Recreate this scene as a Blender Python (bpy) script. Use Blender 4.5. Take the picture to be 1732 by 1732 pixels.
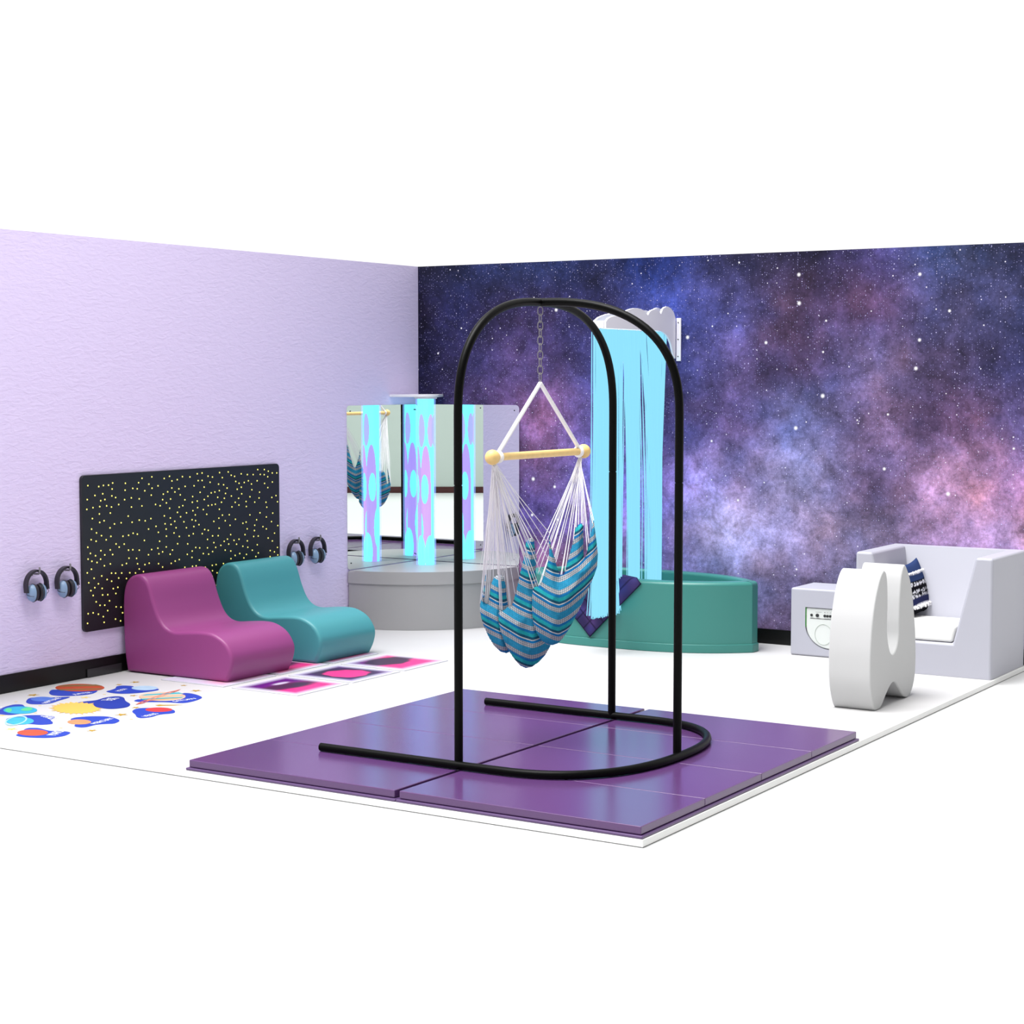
import bpy, bmesh, math, random
import numpy as np
from mathutils import Vector, Matrix

for o in list(bpy.data.objects):
    bpy.data.objects.remove(o, do_unlink=True)
SC = bpy.context.scene
COL = SC.collection
PI = math.pi
random.seed(7)
RNG = np.random.default_rng(11)

# ------------------------------------------------------------------ camera
CAM_LOC = (8.32206, -11.84966, 1.88312)
CAM_PITCH, CAM_YAW, F_PX = math.radians(4.19523), math.radians(32.1357), 3070.64
cd = bpy.data.cameras.new('camera')
cd.sensor_fit = 'HORIZONTAL'; cd.sensor_width = 36.0
cd.lens = F_PX / 1732 * 36.0
cd.clip_end = 200
cam = bpy.data.objects.new('camera', cd); COL.objects.link(cam)
cam.location = CAM_LOC
cam.rotation_euler = (PI / 2 - CAM_PITCH, 0, CAM_YAW)
SC.camera = cam

# ------------------------------------------------------------------ world, lights, exposure
W_FRONT, W_BACK = 1.12, 0.30
world = bpy.data.worlds.new('studio'); SC.world = world
world.use_nodes = True
nt = world.node_tree; nt.nodes.clear()
wo = nt.nodes.new('ShaderNodeOutputWorld'); bg = nt.nodes.new('ShaderNodeBackground')
tc = nt.nodes.new('ShaderNodeTexCoord')
dt = nt.nodes.new('ShaderNodeVectorMath'); dt.operation = 'DOT_PRODUCT'
dt.inputs[1].default_value = (-0.75, 0.60, 0.27)
mr = nt.nodes.new('ShaderNodeMapRange'); mr.interpolation_type = 'SMOOTHSTEP'
mr.inputs[1].default_value = -0.50; mr.inputs[2].default_value = 0.60
mr.inputs[3].default_value = W_BACK; mr.inputs[4].default_value = W_FRONT
nt.links.new(tc.outputs['Generated'], dt.inputs[0])
nt.links.new(dt.outputs['Value'], mr.inputs[0])
nt.links.new(mr.outputs[0], bg.inputs['Strength'])
bg.inputs['Color'].default_value = (1, 1, 1, 1)
nt.links.new(bg.outputs[0], wo.inputs[0])

sd = bpy.data.lights.new('overhead_sun', 'SUN'); sd.energy = 5.1; sd.angle = math.radians(42)
sun = bpy.data.objects.new('overhead_sun', sd); COL.objects.link(sun)
sun.location = (2, -4, 9)
sun.rotation_euler = Vector((0.16, 0.30, -0.94)).to_track_quat('-Z', 'Y').to_euler()
ad_ = bpy.data.lights.new('added_wall_fill', 'AREA'); ad_.shape = 'DISK'; ad_.size = 2.6; ad_.energy = 160  # added lamp with no visible source, fills light onto the lavender wall
fill_lamp = bpy.data.objects.new('added_wall_fill', ad_); COL.objects.link(fill_lamp)
fill_lamp.location = (3.2, -4.6, 6.0)

SC.view_settings.view_transform = 'Standard'
SC.view_settings.look = 'None'
SC.view_settings.exposure = 0.0
SC.view_settings.gamma = 1.0
SC.view_settings.use_curve_mapping = False

# ------------------------------------------------------------------ camera maths (outlines traced from the photograph get a distance of their own)
_fw = np.array([-math.sin(CAM_YAW) * math.cos(CAM_PITCH), math.cos(CAM_YAW) * math.cos(CAM_PITCH), -math.sin(CAM_PITCH)])
_rt = np.array([math.cos(CAM_YAW), math.sin(CAM_YAW), 0.0])
_up = np.cross(_rt, _fw)
_C = np.array(CAM_LOC)
def trace(px, py, point, normal):
    d = _fw + _rt * (px - 866) / F_PX - _up * (py - 866) / F_PX
    n = np.array(normal, float)
    return _C + d * (((np.array(point, float) - _C) @ n) / (d @ n))
def on_floor(px, py, z=0.0):
    return trace(px, py, (0, 0, z), (0, 0, 1))

# ------------------------------------------------------------------ materials
def lin(c):
    return tuple(((v / 255) / 12.92 if v / 255 <= 0.04045 else ((v / 255 + 0.055) / 1.055) ** 2.4) for v in c) + (1.0,)
MATS = {}
def mat(name, rgb, rough=0.5, metal=0.0, spec=0.5, emit=None, strength=0.0, noise=0.0, nscale=8.0, bump=0.0, bscale=40.0, bstretch=(1, 1, 1), attr=None):
    if name in MATS: return MATS[name]
    m = bpy.data.materials.new(name); m.use_nodes = True
    t = m.node_tree; b = t.nodes['Principled BSDF']
    b.inputs['Base Color'].default_value = lin(rgb)
    b.inputs['Roughness'].default_value = rough
    b.inputs['Metallic'].default_value = metal
    b.inputs['Specular IOR Level'].default_value = spec
    src = None
    if attr:
        a = t.nodes.new('ShaderNodeVertexColor'); a.layer_name = attr
        src = a.outputs['Color']
        t.links.new(src, b.inputs['Base Color'])
    if noise:
        co = t.nodes.new('ShaderNodeTexCoord')
        n = t.nodes.new('ShaderNodeTexNoise'); n.inputs['Scale'].default_value = nscale; n.inputs['Detail'].default_value = 5
        t.links.new(co.outputs['Object'], n.inputs['Vector'])
        r = t.nodes.new('ShaderNodeMapRange'); r.inputs[1].default_value = 0.3; r.inputs[2].default_value = 0.7
        r.inputs[3].default_value = 1 - noise; r.inputs[4].default_value = 1 + noise
        t.links.new(n.outputs['Fac'], r.inputs[0])
        mx = t.nodes.new('ShaderNodeVectorMath'); mx.operation = 'SCALE'
        if src: t.links.new(src, mx.inputs[0])
        else: mx.inputs[0].default_value = lin(rgb)[:3]
        t.links.new(r.outputs[0], mx.inputs['Scale'])
        t.links.new(mx.outputs[0], b.inputs['Base Color'])
    if bump:
        co = t.nodes.new('ShaderNodeTexCoord')
        mp = t.nodes.new('ShaderNodeMapping'); mp.inputs['Scale'].default_value = bstretch
        n = t.nodes.new('ShaderNodeTexNoise'); n.inputs['Scale'].default_value = bscale; n.inputs['Detail'].default_value = 4
        n.inputs['Distortion'].default_value = 0.8
        t.links.new(co.outputs['Object'], mp.inputs['Vector']); t.links.new(mp.outputs[0], n.inputs['Vector'])
        bp = t.nodes.new('ShaderNodeBump'); bp.inputs['Strength'].default_value = bump; bp.inputs['Distance'].default_value = 0.01
        t.links.new(n.outputs['Fac'], bp.inputs['Height']); t.links.new(bp.outputs[0], b.inputs['Normal'])
    if emit:
        b.inputs['Emission Color'].default_value = lin(emit); b.inputs['Emission Strength'].default_value = strength
    MATS[name] = m
    return m

# ------------------------------------------------------------------ mesh helpers
ORIGIN = {}
def thing(name, label, cat, loc=(0, 0, 0), group=None):
    o = bpy.data.objects.new(name, None); COL.objects.link(o)
    o.location = loc; o.empty_display_size = 0.05
    ORIGIN[o.name] = Vector(loc)
    o['label'] = label; o['category'] = cat
    if group: o['group'] = group
    return o
def obj(name, verts, faces, m, parent=None, smooth=False, colors=None, uv=None, origin=None, label=None):
    """one mesh object; verts are in world coordinates, stored relative to the thing they belong to"""
    if parent is not None: org = ORIGIN[parent.name]
    else: org = Vector(origin) if origin is not None else Vector((0, 0, 0))
    me = bpy.data.meshes.new(name)
    me.from_pydata([tuple(Vector(v) - org) for v in verts], [], [list(f) for f in faces])
    bm = bmesh.new(); bm.from_mesh(me)
    bmesh.ops.recalc_face_normals(bm, faces=bm.faces)
    bm.to_mesh(me); bm.free()
    me.materials.append(m)
    if smooth:
        for p in me.polygons: p.use_smooth = True
    if colors is not None:
        ca = me.color_attributes.new('paint', 'FLOAT_COLOR', 'POINT')
        ca.data.foreach_set('color', np.asarray(colors, dtype=np.float32).ravel())
    if uv is not None:
        ul = me.uv_layers.new(name='UVMap')
        for lp in me.loops: ul.data[lp.index].uv = uv[lp.vertex_index]
    o = bpy.data.objects.new(name, me); COL.objects.link(o)
    if parent is not None: o.parent = parent
    else: o.location = org
    ORIGIN[o.name] = org
    if label: o['label'] = label
    return o
def from_bm(name, bm, m, parent=None, smooth=True, origin=None, label=None, angle=40):
    bmesh.ops.recalc_face_normals(bm, faces=bm.faces)
    vs = [tuple(v.co) for v in bm.verts]; bm.verts.index_update()
    fs = [[v.index for v in f.verts] for f in bm.faces]
    bm.free()
    o = obj(name, vs, fs, m, parent, smooth, origin=origin, label=label)
    if smooth: sharp(o, angle)
    return o
def sharp(o, angle=40):
    o.data.set_sharp_from_angle(angle=math.radians(angle))
    w = o.modifiers.new('normals', 'WEIGHTED_NORMAL'); w.keep_sharp = True; w.weight = 80
def tag(o, label, cat, group=None, kind=None):
    o['label'] = label; o['category'] = cat
    if group: o['group'] = group
    if kind: o['kind'] = kind
    return o
def struct(o, label=None):
    o['kind'] = 'structure'
    if label: o['label'] = label
    return o
class Mesh:
    def __init__(s): s.v, s.f = [], []
    def add(s, v, f):
        k = len(s.v); s.v += [tuple(p) for p in v]; s.f += [[i + k for i in q] for q in f]
    def build(s, name, m, parent=None, smooth=True, angle=40, **kw):
        o = obj(name, s.v, s.f, m, parent, smooth, **kw)
        if smooth: sharp(o, angle)
        return o
def box_bm(lo, hi, bevel=0.0, seg=3):
    bm = bmesh.new()
    bmesh.ops.create_cube(bm, size=1)
    for v in bm.verts:
        v.co = Vector([(lo[i] + hi[i]) / 2 + v.co[i] * (hi[i] - lo[i]) for i in range(3)])
    if bevel:
        bmesh.ops.bevel(bm, geom=list(bm.edges), offset=bevel, segments=seg, profile=0.5, affect='EDGES')
    return bm
def box(name, lo, hi, m, parent=None, bevel=0.0, seg=3, **kw):
    return from_bm(name, box_bm(lo, hi, bevel, seg), m, parent, smooth=bevel > 0, **kw)
def prism_bm(poly, a, b, place, bevel=0.0, seg=3):
    """closed outline extruded from a to b; place(u, v, w) -> world; the two end loops are rounded by bevel"""
    bm = bmesh.new(); n = len(poly)
    A = [bm.verts.new(place(u, v, a)) for u, v in poly]
    B = [bm.verts.new(place(u, v, b)) for u, v in poly]
    fa = bm.faces.new(A); fb = bm.faces.new(B[::-1])
    for i in range(n):
        j = (i + 1) % n
        bm.faces.new((A[i], A[j], B[j], B[i]))
    bmesh.ops.recalc_face_normals(bm, faces=bm.faces)
    if bevel:
        ed = list(set(list(fa.edges) + list(fb.edges)))
        bmesh.ops.bevel(bm, geom=ed, offset=bevel, segments=seg, profile=0.5, affect='EDGES', clamp_overlap=True)
    bmesh.ops.triangulate(bm, faces=[f for f in bm.faces if len(f.verts) > 4])
    return bm
def smooth_closed(pts, k=5):
    out = []; n = len(pts)
    for i in range(n):
        p0, p1, p2, p3 = [np.array(pts[(i + d) % n], float) for d in (-1, 0, 1, 2)]
        for j in range(k):
            t = j / k
            out.append(0.5 * ((2 * p1) + (-p0 + p2) * t + (2 * p0 - 5 * p1 + 4 * p2 - p3) * t * t + (-p0 + 3 * p1 - 3 * p2 + p3) * t ** 3))
    return out
def smooth_open(pts, k=5):
    P = [np.array(p, float) for p in pts]
    P = [2 * P[0] - P[1]] + P + [2 * P[-1] - P[-2]]
    out = []
    for i in range(1, len(P) - 2):
        for j in range(k):
            t = j / k; p0, p1, p2, p3 = P[i - 1], P[i], P[i + 1], P[i + 2]
            out.append(0.5 * ((2 * p1) + (-p0 + p2) * t + (2 * p0 - 5 * p1 + 4 * p2 - p3) * t * t + (-p0 + 3 * p1 - 3 * p2 + p3) * t ** 3))
    out.append(P[-2])
    return out
def tube_geo(pts, r, n=10, closed=False, caps=True):
    P = [Vector(p) for p in pts]; m = len(P)
    rr = r if isinstance(r, (list, tuple)) else [r] * m
    V, F = [], []
    tang = []
    for i in range(m):
        a = P[(i - 1) % m] if (closed or i > 0) else P[i]
        b = P[(i + 1) % m] if (closed or i < m - 1) else P[i]
        tang.append((b - a).normalized())
    up = Vector((0, 0, 1)) if abs(tang[0].z) < 0.9 else Vector((1, 0, 0))
    nrm = (up - tang[0] * up.dot(tang[0])).normalized()
    for i in range(m):
        nrm = (nrm - tang[i] * nrm.dot(tang[i]))
        nrm = nrm.normalized() if nrm.length > 1e-6 else tang[i].orthogonal().normalized()
        bi = tang[i].cross(nrm)
        for k in range(n):
            a = 2 * PI * k / n
            V.append(P[i] + (nrm * math.cos(a) + bi * math.sin(a)) * rr[i])
    for i in range(m if closed else m - 1):
        j = (i + 1) % m
        for k in range(n):
            l = (k + 1) % n
            F.append((i * n + k, i * n + l, j * n + l, j * n + k))
    if caps and not closed:
        F.append(tuple(range(n))[::-1]); F.append(tuple((m - 1) * n + k for k in range(n)))
    return V, F
def lathe_geo(prof, c, axis='z', n=32):
    """prof: (radius, height) pairs along the axis from c"""
    V, F = [], []
    for r, h in prof:
        for k in range(n):
            a = 2 * PI * k / n; p = (r * math.cos(a), r * math.sin(a))
            q = {'z': (p[0], p[1], h), 'y': (p[0], h, p[1]), 'x': (h, p[0], p[1])}[axis]
            V.append((c[0] + q[0], c[1] + q[1], c[2] + q[2]))
    m = len(prof)
    for i in range(m - 1):
        for k in range(n):
            l = (k + 1) % n
            F.append((i * n + k, i * n + l, (i + 1) * n + l, (i + 1) * n + k))
    F.append(tuple(range(n))); F.append(tuple((m - 1) * n + k for k in range(n)))
    return V, F
def ball_geo(c, r, nu=20, nv=12):
    V, F = [], []
    r = r if isinstance(r, (tuple, list)) else (r, r, r)
    for i in range(nv + 1):
        th = PI * min(max(i / nv, 0.004), 0.996)
        for k in range(nu):
            a = 2 * PI * k / nu
            V.append((c[0] + r[0] * math.sin(th) * math.cos(a), c[1] + r[1] * math.sin(th) * math.sin(a), c[2] + r[2] * math.cos(th)))
    for i in range(nv):
        for k in range(nu):
            l = (k + 1) % nu
            F.append((i * nu + k, i * nu + l, (i + 1) * nu + l, (i + 1) * nu + k))
    F.append(tuple(range(nu))); F.append(tuple(nv * nu + k for k in range(nu)))
    return V, F
def rounded_rect(u0, v0, u1, v1, r, k=6):
    out = []
    for cx, cy, a0 in ((u1 - r, v1 - r, 0), (u0 + r, v1 - r, 90), (u0 + r, v0 + r, 180), (u1 - r, v0 + r, 270)):
        for i in range(k + 1):
            a = math.radians(a0 + 90 * i / k); out.append((cx + r * math.cos(a), cy + r * math.sin(a)))
    return out
def copy_tree(o, loc):
    c = o.copy(); COL.objects.link(c); c.location = loc
    for ch in o.children:
        d = ch.copy(); COL.objects.link(d); d.parent = c
        for g in ch.children:
            e = g.copy(); COL.objects.link(e); e.parent = d
    return c
def bool_cut(o, bm_cutter):
    me = bpy.data.meshes.new('cut'); bmesh.ops.recalc_face_normals(bm_cutter, faces=bm_cutter.faces)
    bm_cutter.to_mesh(me); bm_cutter.free()
    c = bpy.data.objects.new('cut', me); COL.objects.link(c)
    md = o.modifiers.new('cut', 'BOOLEAN'); md.operation = 'DIFFERENCE'; md.object = c; md.solver = 'EXACT'
    bpy.context.view_layer.update()
    dg = bpy.context.evaluated_depsgraph_get()
    new = bpy.data.meshes.new_from_object(o.evaluated_get(dg))
    o.modifiers.clear(); o.data = new
    bpy.data.objects.remove(c, do_unlink=True)
    sharp(o, 35)

# ------------------------------------------------------------------ palette
M_LAV = mat('lavender_paint', (230, 215, 249), rough=0.7, spec=0.2, bump=0.62, bscale=19, bstretch=(1, 0.7, 2.2))
M_WHITE = mat('white_vinyl', (174, 174, 184), rough=0.45, spec=0.3)
M_TOY = mat('white_foam', (192, 192, 192), rough=0.6, spec=0.2)
M_FLOOR = mat('white_floor_tile', (190, 189, 189), rough=0.55, spec=0.2, noise=0.012, nscale=3)
M_GROUND = mat('white_ground', (190, 190, 190), rough=0.9, spec=0.0)
M_BLACK = mat('black_gloss', (14, 14, 14), rough=0.35, spec=0.3)
M_TUBE = mat('black_powder_coat', (4, 4, 4), rough=0.4, spec=0.09)
M_MAG = mat('magenta_vinyl', (144, 64, 123), rough=0.4, spec=0.4)
M_TEAL = mat('teal_vinyl', (72, 148, 155), rough=0.4, spec=0.4)
M_GREEN = mat('sea_green_vinyl', (56, 128, 120), rough=0.36)
M_GREY = mat('grey_vinyl', (166, 163, 164), rough=0.36)
M_PURPLE = mat('purple_mat_vinyl', (86, 54, 102), rough=0.2, spec=0.6)
M_PURPLE2 = mat('purple_mat_base', (84, 60, 102), rough=0.35)
M_WOOD = mat('pale_wood', (232, 196, 126), rough=0.45, noise=0.06, nscale=30)
M_ROPE = mat('white_cord', (240, 238, 240), rough=0.8)
M_CORD = mat('string_cord', (236, 233, 236), rough=0.8)
M_STEEL = mat('grey_steel', (138, 134, 138), rough=0.4, metal=0.4)
M_DARK = mat('dark_screw', (60, 60, 64), rough=0.4, metal=0.4)
M_PLASTIC = mat('white_plastic', (225, 225, 230), rough=0.3)
M_BAND = mat('black_rubber', (38, 34, 42), rough=0.45)
M_CUP = mat('blue_grey_plastic', (134, 160, 192), rough=0.3)
M_PANEL = mat('black_panel', (23, 24, 28), rough=0.4)
M_STARLIGHT = mat('yellow_light_point', (255, 245, 120), emit=(255, 244, 120), strength=1.0)
M_PAINT = mat('printed_colour', (255, 255, 255), rough=0.4, attr='paint')
M_FIBRE = mat('glowing_fibre', (20, 40, 60), rough=0.5, spec=0.1, emit=(146, 228, 255), strength=0.98)
mm = bpy.data.materials.new('mirror_acrylic'); mm.use_nodes = True
b = mm.node_tree.nodes['Principled BSDF']; b.inputs['Metallic'].default_value = 1; b.inputs['Roughness'].default_value = 0.0
b.inputs['Base Color'].default_value = (0.87, 0.905, 0.89, 1)
M_MIRROR = mm

# ================================================================== SETTING
H, WX, WY, TH = 2.768, 4.885, 5.372, 0.09
g = struct(obj('ground', [(-12, -45, -0.034), (45, -45, -0.034), (45, 14, -0.034), (-12, 14, -0.034)], [(0, 1, 2, 3)], M_GROUND))
fm = Mesh()
fl = struct(box('floor', (0, -WY + 0.006, -0.03), (WX - 0.006, 0, 0), M_FLOOR))
M_EDGE_BRIGHT = mat('brightened_floor_edge', (240, 240, 238), rough=0.6, spec=0.2)  # paler than the floor: light on the slab's sides is put into the colour
struct(box('brightened_edge_1', (0, -WY, -0.03), (WX, -WY + 0.0058, -0.0003), M_EDGE_BRIGHT))
struct(box('brightened_edge_2', (WX - 0.0058, -WY + 0.006, -0.03), (WX, 0, -0.0003), M_EDGE_BRIGHT))
wl = struct(box('wall_left', (-TH, -WY, -0.03), (0, 0, H), M_LAV))
# galaxy mural: the colours of the print, painted on a fine grid
GX = [(22, 22, 55), (30, 40, 92), (36, 52, 112), (40, 45, 98), (45, 55, 130), (32, 37, 88), (27, 27, 66), (60, 50, 110), (58, 72, 128), (36, 42, 88)], \
     [(28, 25, 66), (34, 30, 76), (58, 45, 102), (45, 40, 92), (66, 74, 165), (58, 62, 142), (66, 50, 98), (82, 56, 106), (82, 78, 138), (52, 58, 112)], \
     [(28, 25, 66), (50, 40, 92), (84, 60, 122), (60, 55, 122), (76, 76, 166), (88, 72, 140), (96, 64, 110), (94, 78, 130), (76, 60, 106), (52, 48, 98)], \
     [(34, 28, 76), (74, 50, 104), (118, 70, 122), (74, 64, 140), (98, 78, 156), (116, 86, 156), (112, 106, 168), (108, 86, 142), (102, 70, 122), (88, 70, 128)], \
     [(40, 34, 92), (80, 52, 106), (96, 62, 116), (86, 76, 162), (124, 90, 162), (134, 112, 178), (148, 140, 202), (122, 100, 166), (150, 112, 168), (138, 98, 162)], \
     [(44, 40, 100), (70, 50, 118), (86, 66, 152), (128, 94, 176), (124, 92, 156), (158, 146, 208), (156, 140, 200), (116, 106, 156), (156, 120, 176), (172, 128, 178)], \
     [(60, 46, 112), (98, 70, 142), (146, 92, 154), (164, 114, 174), (126, 98, 160), (118, 108, 156), (104, 88, 132), (98, 96, 126), (150, 134, 188), (178, 160, 220)], \
     [(60, 50, 112), (108, 70, 132), (156, 90, 142), (140, 94, 142), (102, 72, 122), (112, 82, 120), (122, 76, 104), (114, 72, 104), (120, 92, 136), (150, 122, 172)]
G = np.array([[lin(c)[:3] for c in row] for row in GX])          # rows from the top
NU, NV = 300, 170
def resample(g, nu, nv):
    r, c = g.shape[:2]
    y = np.linspace(0, r - 1, nv); x = np.linspace(0, c - 1, nu)
    y0 = np.clip(y.astype(int), 0, r - 2); x0 = np.clip(x.astype(int), 0, c - 2)
    fy = (y - y0)[:, None, None]; fx = (x - x0)[None, :, None]
    fy = fy * fy * (3 - 2 * fy); fx = fx * fx * (3 - 2 * fx)
    a = g[y0][:, x0] * (1 - fx) + g[y0][:, x0 + 1] * fx
    bb = g[y0 + 1][:, x0] * (1 - fx) + g[y0 + 1][:, x0 + 1] * fx
    return a * (1 - fy) + bb * fy
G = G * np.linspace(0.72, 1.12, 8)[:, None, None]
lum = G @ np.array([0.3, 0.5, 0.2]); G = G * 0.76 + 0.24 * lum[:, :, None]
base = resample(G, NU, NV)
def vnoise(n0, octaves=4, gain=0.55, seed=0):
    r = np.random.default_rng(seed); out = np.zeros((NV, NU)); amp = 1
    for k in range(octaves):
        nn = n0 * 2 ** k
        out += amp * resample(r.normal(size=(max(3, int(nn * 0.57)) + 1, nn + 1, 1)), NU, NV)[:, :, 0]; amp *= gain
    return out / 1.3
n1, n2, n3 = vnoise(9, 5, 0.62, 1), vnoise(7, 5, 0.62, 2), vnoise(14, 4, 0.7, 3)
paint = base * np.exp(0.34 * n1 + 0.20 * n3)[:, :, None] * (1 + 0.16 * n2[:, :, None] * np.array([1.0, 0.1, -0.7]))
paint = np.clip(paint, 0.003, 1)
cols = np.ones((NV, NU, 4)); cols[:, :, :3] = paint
mv, mf = [], []
for j in range(NV):
    for i in range(NU): mv.append((WX * i / (NU - 1), 0, H * (1 - j / (NV - 1))))
for j in range(NV - 1):
    for i in range(NU - 1): mf.append((j * NU + i, (j + 1) * NU + i, (j + 1) * NU + i + 1, j * NU + i + 1))
k = len(mv)
mv += [(0, 0, H), (WX, 0, H), (WX, TH, H), (0, TH, H), (0, 0, 0), (WX, 0, 0), (WX, TH, 0), (0, TH, 0)]
mf += [(k, k + 1, k + 2, k + 3), (k + 4, k + 7, k + 6, k + 5), (k + 3, k + 2, k + 6, k + 7), (k + 1, k + 5, k + 6, k + 2), (k, k + 3, k + 7, k + 4)]
allc = np.concatenate([cols.reshape(-1, 4), np.tile([[0.8, 0.8, 0.8, 1]], (8, 1))])
gm = bpy.data.materials.new('galaxy_mural_print'); gm.use_nodes = True
t = gm.node_tree; pb = t.nodes['Principled BSDF']; pb.inputs['Roughness'].default_value = 0.75; pb.inputs['Specular IOR Level'].default_value = 0.15
va = t.nodes.new('ShaderNodeVertexColor'); va.layer_name = 'paint'
co = t.nodes.new('ShaderNodeTexCoord')
def math_node(op, a, bq=None, clamp=False):
    n = t.nodes.new('ShaderNodeMath'); n.operation = op; n.use_clamp = clamp
    for i, q in enumerate((a, bq)):
        if q is None: continue
        if isinstance(q, (int, float)): n.inputs[i].default_value = q
        else: t.links.new(q, n.inputs[i])
    return n.outputs[0]
# grain of fine dust
nf = t.nodes.new('ShaderNodeTexNoise'); nf.inputs['Scale'].default_value = 38; nf.inputs['Detail'].default_value = 8; nf.inputs['Roughness'].default_value = 0.75
t.links.new(co.outputs['Object'], nf.inputs['Vector'])
gr = t.nodes.new('ShaderNodeMapRange'); gr.inputs[1].default_value = 0.25; gr.inputs[2].default_value = 0.75; gr.inputs[3].default_value = 0.45; gr.inputs[4].default_value = 1.62
t.links.new(nf.outputs['Fac'], gr.inputs[0])
sc1 = t.nodes.new('ShaderNodeVectorMath'); sc1.operation = 'SCALE'
t.links.new(va.outputs['Color'], sc1.inputs[0]); t.links.new(gr.outputs[0], sc1.inputs['Scale'])
nf2 = t.nodes.new('ShaderNodeTexNoise'); nf2.inputs['Scale'].default_value = 7; nf2.inputs['Detail'].default_value = 9; nf2.inputs['Roughness'].default_value = 0.68; nf2.inputs['Distortion'].default_value = 0.6
t.links.new(co.outputs['Object'], nf2.inputs['Vector'])
gr2 = t.nodes.new('ShaderNodeMapRange'); gr2.inputs[1].default_value = 0.3; gr2.inputs[2].default_value = 0.7; gr2.inputs[3].default_value = 0.50; gr2.inputs[4].default_value = 1.5
t.links.new(nf2.outputs['Fac'], gr2.inputs[0])
sc2 = t.nodes.new('ShaderNodeVectorMath'); sc2.operation = 'SCALE'
t.links.new(sc1.outputs[0], sc2.inputs[0]); t.links.new(gr2.outputs[0], sc2.inputs['Scale'])
cur = sc2.outputs[0]
sx = t.nodes.new('ShaderNodeSeparateXYZ'); t.links.new(co.outputs['Object'], sx.inputs[0])
flat_uv = t.nodes.new('ShaderNodeCombineXYZ'); t.links.new(sx.outputs[0], flat_uv.inputs[0]); t.links.new(sx.outputs[2], flat_uv.inputs[1])
def stars(scale, size, keep, tint, cur, seed):
    mp = t.nodes.new('ShaderNodeMapping'); mp.inputs['Location'].default_value = (seed * 3.1, 0.37 * seed, seed * 1.7)
    t.links.new(flat_uv.outputs[0], mp.inputs['Vector'])
    v = t.nodes.new('ShaderNodeTexVoronoi'); v.voronoi_dimensions = '2D'; v.inputs['Scale'].default_value = scale; v.inputs['Randomness'].default_value = 1.0
    t.links.new(mp.outputs[0], v.inputs['Vector'])
    sep = t.nodes.new('ShaderNodeSeparateColor'); t.links.new(v.outputs['Color'], sep.inputs[0])
    rad = math_node('MULTIPLY', sep.outputs[1], size)
    rad = math_node('ADD', rad, size * 0.35)
    s = math_node('SUBTRACT', 1.0, math_node('DIVIDE', v.outputs['Distance'], rad), clamp=True)
    s = math_node('POWER', s, 1.6)
    s = math_node('MULTIPLY', s, math_node('GREATER_THAN', sep.outputs[0], 1 - keep))
    s = math_node('MULTIPLY', s, 1.5, clamp=True)
    mx = t.nodes.new('ShaderNodeMix'); mx.data_type = 'RGBA'
    t.links.new(s, mx.inputs[0]); t.links.new(cur, mx.inputs[6]); mx.inputs[7].default_value = tint
    return mx.outputs[2]
cur = stars(60, 0.17, 0.34, (0.42, 0.40, 0.80, 1), cur, 1)
cur = stars(30, 0.12, 0.17, (0.70, 0.66, 1.0, 1), cur, 2)
cur = stars(13, 0.075, 0.16, (0.9, 0.85, 1.0, 1), cur, 3)
cur = stars(4.6, 0.075, 0.20, (1.0, 0.97, 1.0, 1), cur, 4)
t.links.new(cur, pb.inputs['Base Color'])
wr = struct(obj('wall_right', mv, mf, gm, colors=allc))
struct(box('baseboard_left', (0.0005, -WY, 0.0005), (0.012, -0.012, 0.112), M_BLACK))
struct(box('baseboard_right', (0.0005, -0.012, 0.0005), (WX, -0.0005, 0.106), M_BLACK))
# the studio's opposite wall, behind the camera; it is what the corner mirrors show
n_ = Vector((0.53, -0.848, 0)).normalized(); s_ = Vector((0.848, 0.53, 0)).normalized()
cen = n_ * 16.1
def slab(name, c, half, h0, h1, th, m):
    V = []
    for a, d, z in ((-1, 0, h0), (1, 0, h0), (1, 1, h0), (-1, 1, h0), (-1, 0, h1), (1, 0, h1), (1, 1, h1), (-1, 1, h1)):
        p = c + s_ * half * a + n_ * th * d; V.append((p.x, p.y, z))
    return struct(obj(name, V, [(0, 1, 2, 3), (4, 5, 6, 7), (0, 1, 5, 4), (1, 2, 6, 5), (2, 3, 7, 6), (3, 0, 4, 7)], m))
slab('wall_back', cen, 9, -0.034, 3.6, 0.15, mat('grey_green_paint', (205, 216, 210), rough=0.9, spec=0.1))
slab('baseboard_back', cen - n_ * 0.02, 9, -0.034, 0.07, 0.019, mat('dark_red_wood', (74, 26, 24), rough=0.5))

# ================================================================== LARGE OBJECTS
# ---- folding mats
def folding_mat(x0, x1, label):
    y0, y1 = -5.356, -2.975
    tq = thing('folding_mat', label, 'gym mat', ((x0 + x1) / 2, (y0 + y1) / 2, 0), 'purple folding gym mats under the swing')
    box('base_layer', (x0 - 0.012, y0 - 0.012, 0.0005), (x1 + 0.012, y1 + 0.012, 0.013), M_PURPLE2, tq, bevel=0.005)
    L = (y1 - y0) / 4
    for k in range(4):
        box('panel', (x0, y0 + L * k + 0.0012, 0.015), (x1, y0 + L * (k + 1) - 0.0012, 0.05), M_PURPLE, tq, bevel=0.004)
    return tq
folding_mat(2.402, 3.622, 'purple folding vinyl mat on the left, under the open ends of the swing stand base')
folding_mat(3.648, 4.868, 'purple folding vinyl mat on the right, under the curved end of the swing stand base')

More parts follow.
